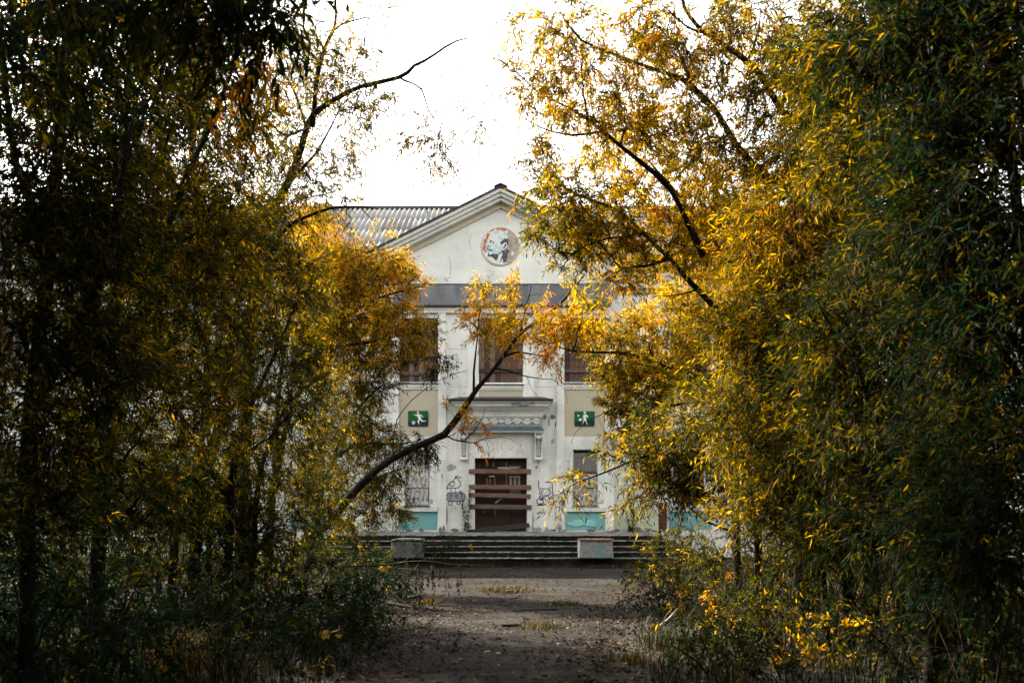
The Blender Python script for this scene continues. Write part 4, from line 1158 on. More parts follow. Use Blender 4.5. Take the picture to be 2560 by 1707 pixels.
tree(W, 'green willow hanging over the turquoise panel behind the leaning trunk', 'tree',
  [([(760,None,18.4),(790,1300,18.3),(830,1150,18.2),(900,1020,18),(960,960,17.8)], .07, .012), ([(790,1300,18.3),(850,1250,18.2),(930,1200,17.9),(1010,1170,17.6)], .04, .008), ([(830,1150,18.2),(900,1110,18),(980,1110,17.6),(1050,1100,17.3)], .035, .008),
   ([(985,1190,16.6),(985,1080,16.4),(1005,1030,16.4),(1060,975,16.4),(1110,945,16.4),(1168,925,16.4)], .012, .004)],
  [(870,990,18,100,70,1,100,.42),(930,940,17.9,60,45,.8,30,.42),(900,1090,17.8,90,60,.9,76,.38),(985,1120,17.5,36,30,.5,12,.34),(1050,1120,17.2,44,40,.4,24,.24),(900,1190,18,100,70,.9,70,.42),(975,1200,17.5,40,36,.5,14,.40),(960,1270,17.8,70,40,.7,34,.42),
   (860,1290,18,90,45,.8,40,.48),(800,1130,18.4,70,120,1,60,.42)],
  leafL=.10, leafW=.018, ntw=4, nl=10, tlen=.34, mult=MU*1.05)
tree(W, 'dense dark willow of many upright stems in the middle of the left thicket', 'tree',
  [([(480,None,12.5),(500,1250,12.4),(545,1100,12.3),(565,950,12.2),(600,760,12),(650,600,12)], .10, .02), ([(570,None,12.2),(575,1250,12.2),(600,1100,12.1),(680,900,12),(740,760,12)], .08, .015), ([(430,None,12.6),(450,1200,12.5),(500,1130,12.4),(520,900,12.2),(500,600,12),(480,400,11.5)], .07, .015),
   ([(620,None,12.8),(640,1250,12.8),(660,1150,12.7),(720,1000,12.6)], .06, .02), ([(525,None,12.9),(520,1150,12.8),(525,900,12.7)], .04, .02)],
  [(600,720,12,150,170,1.5,170,0.34),(660,930,12,160,130,1.4,150,0.32),(540,1130,12,150,100,1.2,60,0.36),(760,720,13,70,110,1,60,0.38),(500,520,11.5,140,150,1.4,130,0.34),(740,1080,13,110,110,1.2,70,0.32),(640,560,12.5,80,80,1,60,0.38),(420,780,12,130,200,1.4,110,0.30),(660,1230,13,130,70,1,70,0.36),(480,1240,12.6,130,90,1,80,0.26),(600,1330,12.4,140,60,1,60,0.21),(760,1260,13.4,80,90,.9,50,0.30),(380,1180,12.8,110,110,1,70,0.26),(620,-330,12,220,260,1.6,130,.30),(380,-120,11.8,200,260,1.5,110,.30)],  # last blobs: crown top added above the view to block sun
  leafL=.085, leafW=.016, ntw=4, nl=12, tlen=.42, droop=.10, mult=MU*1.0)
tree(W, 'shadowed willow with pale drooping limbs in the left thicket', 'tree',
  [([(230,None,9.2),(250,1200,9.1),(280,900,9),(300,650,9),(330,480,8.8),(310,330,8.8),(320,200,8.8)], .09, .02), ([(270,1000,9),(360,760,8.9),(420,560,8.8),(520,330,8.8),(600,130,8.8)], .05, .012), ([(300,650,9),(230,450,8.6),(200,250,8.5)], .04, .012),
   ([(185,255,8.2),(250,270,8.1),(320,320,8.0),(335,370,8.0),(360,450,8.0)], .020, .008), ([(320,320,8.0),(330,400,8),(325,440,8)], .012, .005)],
  [(340,480,9,160,220,1.2,150,0.44),(420,830,9,170,180,1.2,140,0.38),(280,1040,9,160,140,1,90,0.39),(560,220,9,110,160,1,100,0.5),(480,400,9,120,130,1,80,0.5),(200,200,9,150,180,1,80,0.43),(550,640,9.3,90,130,0.8,60,0.46),(420,110,9,150,110,1,70,0.46),(480,1050,9.3,130,110,0.9,70,0.41),(200,1200,9.3,170,110,0.9,90,0.29),(380,1260,9.2,140,110,0.8,70,0.29),(330,650,9.2,140,150,1,80,0.43),(420,-420,9.6,330,320,1.8,90,0.35),(80,-350,9.2,260,300,1.6,70,0.33)],  # final blobs add an unseen upper crown that keeps the sun off
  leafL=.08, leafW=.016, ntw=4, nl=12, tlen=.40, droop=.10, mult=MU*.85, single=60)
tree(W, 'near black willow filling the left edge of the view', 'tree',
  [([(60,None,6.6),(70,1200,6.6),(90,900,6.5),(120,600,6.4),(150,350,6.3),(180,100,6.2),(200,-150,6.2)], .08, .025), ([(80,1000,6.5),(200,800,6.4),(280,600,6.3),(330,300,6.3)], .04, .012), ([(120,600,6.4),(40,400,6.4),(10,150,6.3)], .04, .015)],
  [(120,280,6.4,170,280,1,150,0.27),(110,720,6.4,160,230,1,130,0.27),(330,140,6.8,150,150,.8,80,0.31),(90,1080,6.4,150,150,.8,80,0.32),(250,560,6.6,120,170,.8,80,0.31),(240,900,6.7,120,150,.7,60,0.31),(60,-150,6.3,250,150,1,40,0.27),(80,1290,6.6,160,110,.8,70,0.21),(60,500,6.6,110,150,.9,60,0.25),(250,-560,6.8,380,350,1.4,120,0.29)],  # last blob: crown out of view, added against sun and sky light
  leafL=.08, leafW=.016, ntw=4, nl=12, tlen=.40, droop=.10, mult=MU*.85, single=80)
tree(W, 'closest willow bough hanging dark green from the upper left corner', 'tree',
  [([(-260,None,4.6),(-240,900,4.6),(-180,400,4.6),(-60,60,4.7),(160,-130,4.8),(420,-140,4.9),(640,-70,4.9),(745,20,4.9)], .09, .008), ([(420,-140,4.9),(560,-40,5.0),(640,90,5.3),(655,190,5.4)], .02, .006), ([(160,-130,4.8),(300,-40,4.9),(420,60,5)], .022, .006)],
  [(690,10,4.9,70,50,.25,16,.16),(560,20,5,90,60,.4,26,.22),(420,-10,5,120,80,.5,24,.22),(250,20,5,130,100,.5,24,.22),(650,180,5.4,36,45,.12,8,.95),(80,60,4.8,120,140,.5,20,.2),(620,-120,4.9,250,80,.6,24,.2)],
  leafL=.105, leafW=.022, ntw=2, nl=10, tlen=.34, droop=.5, mult=MU, single=110)
# ---- right side
tree(W, 'willow of three leaning trunks arching left over the white cornice', 'tree',
  [([(2010,None,14.6),(1985,1150,14.5),(1940,950,14.3),(1879,843,14.1),(1818,790,14),(1745,723,14),(1680,647,14),(1613,582,13.9),(1540,520,13.8),(1450,490,13.7),(1385,450,13.6)], .115, .010),
   ([(2020,None,14.8),(2000,1050,14.7),(1965,860,14.6),(1938,787,14.5),(1905,748,14.4),(1863,706,14.4),(1820,655,14.4),(1773,588,14.3),(1700,490,14.3),(1620,400,14.3)], .11, .015),
   ([(2040,None,15.2),(2010,1000,15.1),(1970,850,15),(1938,765,15),(1913,700,15),(1871,636,15),(1835,574,15),(1790,480,15),(1740,380,15)], .10, .015),
   ([(1680,647,14),(1620,668,13.7),(1560,670,13.5),(1510,700,13.4)], .025, .006), ([(1613,582,13.9),(1560,590,13.6),(1490,600,13.4),(1420,640,13.3),(1395,690,13.3)], .022, .005),
   ([(1745,723,14),(1700,735,14),(1650,740,13.9)], .018, .005), ([(1450,490,13.7),(1380,500,13.5),(1320,560,13.4)], .014, .005),
   ([(1905,830,14.2),(1890,720,14.2),(1850,650,14.1)], .04, .015)],
  [(1640,600,14,130,70,1.2,110,0.60),(1500,520,13.8,120,60,1,80,0.54),(1390,480,13.6,80,55,.7,40,0.52),(1490,610,13.5,80,50,.7,36,0.56),(1340,555,13.4,40,60,.4,18,0.44),(1400,650,13.3,22,40,.25,8,0.40),(1440,590,13.4,50,40,.4,14,0.51),(1750,480,14.5,140,110,1.2,140,0.60),(1600,390,14.4,140,90,1.2,110,0.60),
   (1350,430,13.6,50,40,.4,12,0.46),(1560,690,13.6,60,24,.4,10,0.56),(1780,610,14.4,110,80,1.1,90,0.62)],
  leafL=.105, leafW=.021, ntw=5, nl=10, tlen=.36, mult=MU*.66,
  bare=[([(1510,700,13.4),(1500,740,13.4),(1520,775,13.4),(1515,800,13.4)], .004, .0015), ([(1540,672,13.5),(1550,720,13.5),(1600,760,13.5)], .004, .0015), ([(1590,668,13.6),(1595,730,13.6),(1570,790,13.6)], .004, .0015), ([(1560,670,13.5),(1530,700,13.5),(1545,760,13.5),(1560,770,13.5)], .004, .0015)])
tree(W, 'tall airy willow with pale yellow leaves over the top right of the gable', 'tree',
  [([(2180,None,12.6),(2150,900,12.5),(2080,620,12.4),(1969,488,12.3),(1902,443,12.3),(1835,365,12.3),(1790,292,12.3),(1728,224,12.3),(1670,190,12.3),(1560,150,12.3),(1450,100,12.3),(1400,30,12.3)], .12, .010),
   ([(2120,750,12.4),(2053,359,12),(1953,275,11.9),(1902,185,11.8),(1835,135,11.8),(1762,90,11.8),(1728,50,11.8),(1706,0,11.8),(1690,-80,11.8)], .07, .012),
   ([(1760,640,13),(1680,480,12.8),(1588,398,12.6),(1509,331,12.5),(1425,269,12.5),(1340,230,12.5),(1290,180,12.5)], .045, .008),
   ([(2250,None,11.8),(2230,500,11.7),(2171,84,11.5),(2110,0,11.5),(2060,-80,11.5)], .08, .03), ([(1509,331,12.5),(1430,340,12.4),(1350,320,12.4),(1300,290,12.4)], .016, .005), ([(1728,224,12.3),(1690,110,12.3),(1600,30,12.3)], .025, .008)],
  [(1500,70,12.2,140,70,1,60,0.60),(1390,140,12.4,90,80,.9,40,0.58),(1340,250,12.4,70,70,.8,32,0.58),(1320,60,12.4,40,60,.5,9,0.58),(1290,180,12.4,30,50,.4,8,0.56),(1480,230,12.5,130,80,1,80,0.61),(1640,210,12.4,120,120,1,110,0.62),(1740,90,12,130,80,1,70,0.61),(1850,300,12,160,140,1.2,150,0.56),(1880,70,11.7,130,90,1,80,0.56),(1620,60,12.2,90,60,.8,46,0.61),
   (1400,370,12.5,80,40,.7,20,0.56),(1550,320,12.5,120,60,.9,60,0.61),(1950,480,12.2,140,120,1.1,110,0.56),(2000,200,11.8,130,160,1.1,110,0.52)],
  leafL=.105, leafW=.020, ntw=5, nl=9, tlen=.36, mult=MU*.52)
tree(W, 'bright golden willow glowing in front of the right wing of the school', 'tree',
  [([(1900,None,19.4),(1890,1100,19.3),(1860,950,19.2),(1800,820,19),(1740,720,19),(1700,650,19)], .10, .012), ([(1890,1100,19.3),(1780,960,19),(1690,880,18.8),(1580,840,18.4),(1500,800,18)], .05, .008), ([(1860,950,19.2),(1920,800,19.2),(1900,650,19.2)], .05, .01)],
  [(1800,700,19,150,100,1.5,170,0.63),(1700,790,19,110,70,1.2,110,0.61),(1900,830,19,150,120,1.4,130,0.57),(1660,890,18.6,110,70,1,100,0.59),(1570,820,18.2,80,60,.8,50,0.61),(1490,790,17.8,55,60,.6,26,0.59),(1580,940,18,90,60,.8,60,0.53),(1760,950,18.8,130,90,1.1,100,0.51),(1520,900,17.8,60,60,.6,22,0.47),(1880,600,19,110,80,1.2,70,0.57)],
  leafL=.11, leafW=.023, ntw=5, nl=10, tlen=.36, mult=MU*.66)
tree(W, 'willow sending one bare crooked bough left toward the upper windows', 'tree',
  [([(1850,None,16.4),(1840,1200,16.4),(1810,1040,16.3),(1770,970,16.2),(1731,944,16.1),(1683,914,16),(1632,894,16),(1562,877,16),(1512,877,16),(1436,877,16),(1385,865,16)], .085, .010),
   ([(1632,894,16),(1622,865,15.9),(1640,840,15.9),(1655,815,15.9)], .016, .005), ([(1683,914,16),(1650,930,15.9),(1635,920,15.8),(1622,898,15.8)], .018, .008), ([(1635,922,15.8),(1580,905,15.8),(1540,890,15.7)], .014, .005), ([(1640,925,15.8),(1600,985,15.6),(1540,1020,15.5),(1470,1050,15.4)], .018, .005), ([(1790,1000,16.2),(1680,1010,15.8),(1600,1060,15.5)], .03, .008)],
  [(1400,825,16,70,46,.6,44,.76),(1445,800,16,46,36,.5,18,.72),(1390,880,16,44,24,.4,10,.84),(1550,935,15.8,40,46,.5,24,.54),(1550,860,15.9,44,36,.4,14,.5),(1600,1010,15.6,90,70,.7,70,.5),(1535,1015,15.4,30,30,.4,10,.62),(1530,1085,15.4,22,18,.3,4,.66),(1600,1070,15.4,46,46,.5,24,.56),(1650,960,15.8,80,50,.7,50,.52)],
  leafL=.105, leafW=.021, ntw=5, nl=9, tlen=.30, mult=MU*.62,
  bare=[([(1436,877,16),(1400,900,16),(1370,915,16)], .006, .002), ([(1470,1050,15.4),(1440,1080,15.4),(1425,1110,15.4)], .005, .002), ([(1540,890,15.7),(1510,930,15.7),(1500,980,15.7)], .006, .002), ([(1580,905,15.8),(1560,950,15.8),(1575,1000,15.8)], .006, .002), ([(1385,865,16),(1350,880,16),(1330,905,16)], .005, .002)])
tree(W, 'low willow bough drooping in front of the peeling lower right window', 'tree',
  [([(1900,None,13.4),(1880,1300,13.4),(1830,1200,13.3),(1740,1150,13.2),(1650,1130,13.1),(1560,1160,13),(1480,1190,12.9),(1425,1215,12.9)], .06, .006), ([(1880,1300,13.4),(1850,1050,13.3),(1800,930,13.2)], .05, .012), ([(1740,1150,13.2),(1680,1220,13),(1600,1260,12.9)], .02, .006), ([(1560,1160,13),(1500,1130,13),(1450,1145,13)], .012, .004), ([(1830,1330,13.4),(1760,1300,13.3),(1700,1250,13.2),(1660,1180,13.1)], .016, .006)],
  [(1610,1140,13,80,34,.5,36,0.44),(1455,1195,12.9,38,16,.25,7,0.52),(1420,1230,12.9,22,22,.2,5,0.60),(1650,1100,13.1,120,80,.9,90,0.38),(1610,1225,12.9,50,36,.4,16,0.48),(1570,1265,12.9,24,20,.3,4,0.52),(1700,1200,13.1,90,80,.8,60,0.36),(1800,1040,13.2,140,120,1,130,0.38),(1830,1200,13.3,100,100,.9,70,0.34),(1500,1125,13,30,16,.3,4,0.47)],
  leafL=.105, leafW=.020, ntw=4, nl=9, tlen=.34, droop=.4, mult=MU*.75,
  bare=[([(1560,1160,13),(1570,1220,13),(1545,1240,13),(1535,1290,13)], .004, .0015), ([(1600,1260,12.9),(1560,1300,12.9),(1640,1290,12.9)], .004, .0015)])
tree(W, 'dense olive willow in the middle of the right thicket', 'tree',
  [([(2120,None,10.8),(2110,1150,10.7),(2080,900,10.6),(2020,700,10.5),(1940,540,10.5),(1900,420,10.4)], .10, .015), ([(2110,1150,10.7),(2000,1020,10.6),(1930,950,10.5),(1830,920,10.4)], .045, .01), ([(2080,900,10.6),(2130,600,10.5),(2120,350,10.5)], .05, .012), ([(2070,None,10.6),(2040,1150,10.6),(1960,1000,10.5)], .04, .012)],
  [(1960,600,10.5,150,150,1.2,140,0.6),(2010,850,10.5,170,160,1.2,150,0.47),(1900,1050,10.5,140,130,1.1,110,0.45),(2060,1150,10.6,150,120,1,90,0.42),(2090,380,10.5,150,170,1.1,130,0.55),(1870,830,10.5,80,90,0.8,60,0.5),(2100,650,10.6,120,150,1,90,0.53),(1900,1250,10.7,110,70,0.8,50,0.44),(2050,1300,10.7,150,80,0.9,70,0.36),(1960,1150,10.9,130,110,1,70,0.4)],
  leafL=.085, leafW=.016, ntw=4, nl=12, tlen=.42, droop=.10, mult=MU*1.35, single=50)
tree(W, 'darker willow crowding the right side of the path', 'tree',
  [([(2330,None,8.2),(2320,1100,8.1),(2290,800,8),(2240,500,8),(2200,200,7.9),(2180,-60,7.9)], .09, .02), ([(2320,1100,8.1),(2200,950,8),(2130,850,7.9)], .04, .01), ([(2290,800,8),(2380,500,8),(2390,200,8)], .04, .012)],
  [(2200,280,8,170,220,1.2,150,0.42),(2260,680,8,170,220,1.2,150,0.3),(2170,1040,8,160,160,1,110,0.31),(2280,1260,8,150,110,0.8,56,0.32),(2380,200,8,140,220,1,90,0.38),(2100,850,8,110,140,0.8,70,0.34),(2380,950,8,120,200,0.9,80,0.28),(2120,100,8,140,130,0.9,70,0.44),(2350,1150,8.1,150,150,0.9,80,0.24),(2150,1320,8.2,150,80,0.8,60,0.24),(2250,-450,8.2,330,330,1.7,160,0.28)],  # last blob is an unseen crown top added to shade from the sky
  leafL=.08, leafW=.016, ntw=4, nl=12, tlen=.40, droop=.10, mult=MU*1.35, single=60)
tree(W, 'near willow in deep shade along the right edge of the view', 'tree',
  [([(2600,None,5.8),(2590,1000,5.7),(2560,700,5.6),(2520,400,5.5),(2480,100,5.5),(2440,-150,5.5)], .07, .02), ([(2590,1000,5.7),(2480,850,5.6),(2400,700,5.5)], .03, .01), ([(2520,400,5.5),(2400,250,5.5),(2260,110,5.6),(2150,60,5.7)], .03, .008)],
  [(2450,230,5.5,160,260,.9,120,0.18),(2480,700,5.5,150,260,.9,120,0.17),(2450,1120,5.6,150,200,.8,80,0.20),(2230,80,5.8,140,90,.6,44,0.19),(2450,-150,5.5,260,150,.9,80,0.17),(2330,480,5.7,90,160,.6,50,0.21),(2420,1350,5.8,150,110,.7,50,0.15),(2450,-650,5.8,420,400,1.4,140,.18)],  # last blob: out-of-view crown added to cut the sky light
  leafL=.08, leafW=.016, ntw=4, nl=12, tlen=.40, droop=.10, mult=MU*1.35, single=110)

# ------------------------------------------------------------------ undergrowth
def blades(P, h, wid, lean, tint, seg=2):
    """tapered bent grass blades: P (n,3)"""
    n = len(P)
    a = rng.uniform(0, 2*math.pi, n); D = np.stack([np.cos(a), np.sin(a), np.zeros(n)], 1)
    S = np.stack([-np.sin(a), np.cos(a), np.zeros(n)], 1)
    V = np.empty((n, 5, 3), np.float32)
    m = P + D*(lean*h*.30)[:, None] + np.array([0,0,1.])*(h*.6)[:, None]
    t = P + D*(lean*h)[:, None] + np.array([0,0,1.])*(h*(1-.35*lean))[:, None]
    V[:, 0] = P+S*wid[:, None]*.5; V[:, 1] = P-S*wid[:, None]*.5
    V[:, 2] = m+S*wid[:, None]*.4; V[:, 3] = m-S*wid[:, None]*.4; V[:, 4] = t
    T = np.array([[0,1,2],[1,3,2],[2,3,4]], np.int32)[None]+(np.arange(n, dtype=np.int32)*5)[:, None, None]
    return V.reshape(-1,3), T.reshape(-1,3), np.repeat(np.clip(tint,0,1), 5)

def grass_field(name, n, xr, yr, hmul, tmean):
    P = []
    k = n//14
    cx_ = rng.uniform(0, 1, k); cy_ = rng.uniform(yr[0], yr[1], k)
    L_ = np.array([xr(y)[0] for y in cy_]); R_ = np.array([xr(y)[1] for y in cy_])
    cx_ = L_+(R_-L_)*cx_
    c = np.stack([cx_, cy_, np.full(k, -.02)], 1)
    P = np.repeat(c, 14, 0)+np.concatenate([rng.normal(0, .07, (k*14, 2)), np.zeros((k*14, 1))], 1)
    hc = np.repeat(rng.uniform(.12, .5, k), 14)*hmul
    tc = np.repeat(rng.normal(tmean, .14, k), 14)
    m = len(P)
    V, T, tt = blades(P, hc*rng.uniform(.6, 1.2, m), rng.uniform(.005, .011, m), rng.uniform(.1, .9, m), tc+rng.normal(0, .08, m))
    o = link(name, mesh_np(name, V, T, GRASS, 3, {'tint': tt})); o['kind'] = 'stuff'; return o
grass_field('grass', 22000, lambda y: (-7.5-y*.1, edge(lx, y)-.1), (4.5, 24.5), .8, .24)
grass_field('grass', 26000, lambda y: (edge(rx, y)+.25, 7.5+y*.1), (4.5, 24.5), .8, .34)
grass_field('dead_stems', 500, lambda y: (-6.5-y*.1, edge(lx, y)-.3), (6, 23), 2.0, .55)
grass_field('dead_stems', 700, lambda y: (edge(rx, y)+.4, 6.5+y*.1), (6, 23), 2.0, .6)
grass_field('grass', 5200, lambda y: (-6.0, 5.6), (24.55, 25.25), .38, .55)

def step_weeds(n):
    k = n//8; st_ = rng.integers(1, 5, k); x = rng.uniform(-5.6, 4.8, k)
    c = np.stack([x, Y0-ST*(st_-1)-rng.uniform(.0, .06, k), .8-RS*st_], 1)
    P = np.repeat(c, 8, 0)+np.concatenate([rng.normal(0, .035, (k*8, 2)), np.zeros((k*8, 1))], 1)
    h = np.repeat(rng.uniform(.04, .16, k), 8)*rng.uniform(.6, 1.2, k*8)
    V, T, tt = blades(P, h, np.full(len(P), .007), rng.uniform(.2, 1, len(P)), np.repeat(rng.normal(.5, .2, k), 8))
    o = link('step_weeds', mesh_np('step_weeds', V, T, GRASS, 3, {'tint': tt})); o['kind'] = 'stuff'
step_weeds(1800)
def tuft(label, px, py, rad, n, h, tint, group=None):
    Y = EYE*F/(py-HOR); c = at(px, py, Y)
    q_ = rng.normal(0, 1, (n, 2))*rad
    P = np.concatenate([q_, np.zeros((n, 1))], 1)
    V, T, tt = blades(P, h*rng.uniform(.4, 1.1, n), rng.uniform(.005, .010, n), rng.uniform(.2, 1, n), tint+rng.normal(0, .12, n))
    r_ = empty('grass_tuft', (c[0], c[1], 0), label, 'grass tuft', group or 'grass tufts growing through the asphalt')
    o = link('blades', mesh_np('blades', V, T, GRASS, 3, {'tint': tt}), r_); o['kind'] = 'stuff'
tuft('broad green tuft around a pale stone on the asphalt path', 1272, 1478, .26, 900, .13, .55)
tuft('small bright green tuft on a crack right of the path centre', 1412, 1512, .13, 520, .10, .58)
tuft('yellow green tuft in the middle of the path nearest the viewer', 1352, 1568, .14, 560, .10, .60)
tuft('thin dry tuft at the left edge of the asphalt', 1072, 1508, .10, 160, .12, .8)
tuft('long grass clump turned golden at the bottom left corner', 440, 1690, .16, 420, .62, .78, 'long grass clumps')
tuft('tall green grass clump between litter at the right path edge', 1668, 1620, .14, 260, .34, .42, 'long grass clumps')
tuft('low grass clump with dry blades near the bottom right', 1585, 1655, .12, 220, .16, .6, 'long grass clumps')

# fallen leaves
def litter(name, n, sampler):
    XY = sampler(n); n = len(XY)
    a = rng.uniform(0, 6.28, n); el = rng.normal(0, .35, n)
    D = np.stack([np.cos(a)*np.cos(el), np.sin(a)*np.cos(el), np.abs(np.sin(el))], 1)
    Wd = unit(np.cross(D, unit(rng.normal(0, .4, (n, 3))+np.array([0,0,1.])))); Nn = np.cross(Wd, D)
    base = np.concatenate([XY, rng.uniform(.006, .02, (n, 1))], 1)
    L = rng.uniform(.03, .085, n)
    tint = np.clip(rng.beta(1.5, 3.2, n)*1.1, 0, 1)
    V, T, tt = leaf_arrays(base, D, Wd, Nn, L, L*rng.uniform(.22, .5, n), tint)
    V[:, 2] = np.maximum(V[:, 2], .005)
    o = link(name, mesh_np(name, V, T, LITTER, 3, {'tint': tt})); o['kind'] = 'stuff'
def edge_sampler(n):
    y = 5+19*rng.uniform(0, 1, n)**1.3; side = rng.uniform(0, 1, n) < .45
    off = np.abs(rng.normal(0, .55, n))*np.where(rng.uniform(0, 1, n) < .35, -.9, 1.4)
    l = np.array([edge(lx, v) for v in y]); r = np.array([edge(rx, v) for v in y])
    return np.stack([np.where(side, l-off, r+off), y], 1)
litter('leaf_litter', 24000, edge_sampler)
def path_sampler(n):
    y = 6+19*rng.uniform(0, 1, n)
    l = np.array([edge(lx, v) for v in y]); r = np.array([edge(rx, v) for v in y])
    u = rng.uniform(0, 1, n); c_ = rng.uniform(0, 1, (60, 2)); k = rng.integers(0, 60, n); g_ = rng.uniform(0, 1, n) < .6
    u = np.where(g_, (c_[k, 0]+rng.normal(0, .06, n)).clip(0, 1), u); y = np.where(g_, 6+19*c_[k, 1]+rng.normal(0, .45, n), y)
    return np.stack([l+(r-l)*u, y.clip(5, 25)], 1)
litter('leaf_litter', 5200, path_sampler)

def shrub(label, x, y, w_, h_, n, tint, leafL=.075, leafW=.022, cat='shrub', name='leafy_shrub', mat=LEAF, ntw=3, nl=9, tlen=.3, droop=.25, stems=5, single=0, group=None):
    """bush standing on the ground at x, y: fan of stems with leaves from the ground up"""
    limbs = []
    s = F/y; cxp = 1280+x*s
    pz = lambda z: HOR-(z-EYE)*s
    for k in range(stems):
        dx = (k-(stems-1)/2)/max(1, stems-1)*w_*.9; dy = random.uniform(-.3, .3)
        limbs.append(([(cxp+dx*.15*s, pz(-.05), y), (cxp+dx*.5*s, pz(h_*.45), y+dy*.5), (cxp+dx*s, pz(h_*random.uniform(.8, 1.0)), y+dy)], .014, .004))
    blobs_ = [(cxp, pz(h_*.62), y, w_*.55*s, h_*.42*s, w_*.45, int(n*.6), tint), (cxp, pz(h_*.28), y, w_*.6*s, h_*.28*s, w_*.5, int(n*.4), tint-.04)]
    tree(name, label, cat, limbs, blobs_, leafL, leafW, ntw, nl, tlen, droop, 1.0, mat, group, single, bark=TWIG, sides=4, fan=False)
LS = 'undergrowth shrubs left of the path'
RS_ = 'undergrowth shrubs right of the path'
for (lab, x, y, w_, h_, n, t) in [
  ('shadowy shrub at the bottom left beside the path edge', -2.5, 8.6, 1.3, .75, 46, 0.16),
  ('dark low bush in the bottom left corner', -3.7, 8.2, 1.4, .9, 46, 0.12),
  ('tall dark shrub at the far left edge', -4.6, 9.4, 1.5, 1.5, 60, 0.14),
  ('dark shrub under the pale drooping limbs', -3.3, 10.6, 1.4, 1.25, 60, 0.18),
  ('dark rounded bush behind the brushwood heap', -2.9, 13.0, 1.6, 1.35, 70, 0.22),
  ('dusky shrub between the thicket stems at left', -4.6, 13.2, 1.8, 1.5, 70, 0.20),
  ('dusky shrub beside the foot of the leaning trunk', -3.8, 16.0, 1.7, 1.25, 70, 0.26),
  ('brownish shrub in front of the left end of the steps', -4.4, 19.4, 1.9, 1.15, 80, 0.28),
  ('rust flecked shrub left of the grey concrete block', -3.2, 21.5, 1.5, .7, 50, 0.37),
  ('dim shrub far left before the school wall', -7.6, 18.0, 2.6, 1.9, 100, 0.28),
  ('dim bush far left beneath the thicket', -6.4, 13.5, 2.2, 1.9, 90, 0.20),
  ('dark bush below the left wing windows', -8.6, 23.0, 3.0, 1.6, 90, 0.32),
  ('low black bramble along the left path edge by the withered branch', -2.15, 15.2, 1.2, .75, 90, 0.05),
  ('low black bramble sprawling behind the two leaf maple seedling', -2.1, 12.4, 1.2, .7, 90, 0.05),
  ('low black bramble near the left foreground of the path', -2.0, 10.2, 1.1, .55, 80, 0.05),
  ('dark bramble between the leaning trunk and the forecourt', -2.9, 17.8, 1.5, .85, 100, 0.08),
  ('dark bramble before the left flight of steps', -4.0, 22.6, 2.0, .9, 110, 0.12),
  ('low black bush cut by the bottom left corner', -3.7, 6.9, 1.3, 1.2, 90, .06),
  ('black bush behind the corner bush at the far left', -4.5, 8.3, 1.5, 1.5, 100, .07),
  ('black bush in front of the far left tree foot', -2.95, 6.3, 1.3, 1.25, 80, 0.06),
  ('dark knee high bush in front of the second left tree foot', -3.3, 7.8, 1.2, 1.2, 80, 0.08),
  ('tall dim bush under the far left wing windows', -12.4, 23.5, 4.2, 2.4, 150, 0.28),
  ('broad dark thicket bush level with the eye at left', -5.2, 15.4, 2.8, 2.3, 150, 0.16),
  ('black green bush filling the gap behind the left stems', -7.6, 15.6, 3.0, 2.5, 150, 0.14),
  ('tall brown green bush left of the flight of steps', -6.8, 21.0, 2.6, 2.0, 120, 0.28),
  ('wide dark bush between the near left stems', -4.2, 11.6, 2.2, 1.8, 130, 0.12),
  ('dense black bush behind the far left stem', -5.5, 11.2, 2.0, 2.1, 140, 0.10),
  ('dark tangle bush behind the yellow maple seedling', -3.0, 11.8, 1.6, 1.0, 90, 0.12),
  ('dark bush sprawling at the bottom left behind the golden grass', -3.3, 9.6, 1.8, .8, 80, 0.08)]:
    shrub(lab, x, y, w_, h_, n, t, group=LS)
for (lab, x, y, w_, h_, n, t) in [
  ('green shrub with amber leaves beside the right end of the forecourt', 3.9, 22.6, 1.8, 1.15, 90, .34),
  ('amber green shrub where the path widens at right', 3.0, 18.6, 1.5, 1.15, 90, .34),
  ('brown stemmed bush below the drooping right bough', 3.7, 16.4, 1.7, 1.5, 90, .33),
  ('low green bush hugging the right path edge', 2.25, 14.4, 1.1, .7, 54, .28),
  ('olive shrub in the middle of the right bank', 3.3, 13.2, 1.6, 1.1, 66, .32),
  ('dark green shrub at the foot of the right thicket', 4.6, 13.0, 1.8, 1.6, 70, .34),
  ('low leafy bush on the right bank near the viewer', 2.4, 10.2, 1.2, .6, 46, .28),
  ('dark bush under the right thicket near the viewer', 3.7, 9.6, 1.6, 1.1, 60, .3),
  ('nearly black shrub in the bottom right corner', 4.2, 8.0, 1.4, 1.1, 50, .22),
  ('dark tall shrub at the far right edge', 5.0, 10.0, 1.6, 1.8, 60, .26),
  ('dim bush far off before the school wing', 7.4, 19.0, 2.8, 1.9, 100, .4),
  ('dim shrub right of the steps below the wing wall', 6.4, 23.6, 2.2, 1.4, 80, .44),
  ('low dark bramble on the right path edge in the foreground', 1.9, 8.6, 1.1, .45, 70, .2),
  ('black bush before the near right tree foot', 3.5, 7.2, 1.3, 1.2, 80, .16),
  ('tall dim bush under the far right wing windows', 11.5, 23.0, 4.2, 2.6, 150, .36),
  ('tall dark bush behind the orange weeds', 5.2, 14.8, 2.6, 2.2, 140, .3),
  ('broad dark bush filling the gap between the right stems', 4.9, 11.4, 2.2, 1.8, 130, .26),
  ('black green bush at the lower right edge', 5.6, 12.4, 2.2, 2.2, 130, .22),
  ('dark spreading bush beneath the near right willow', 3.6, 8.4, 1.5, .8, 70, .2),
  ('leafy dark bush just behind the lowest orange weeds', 3.2, 11.2, 1.6, .9, 90, .26)]:
    shrub(lab, x, y, w_, h_, n, t, group=RS_)
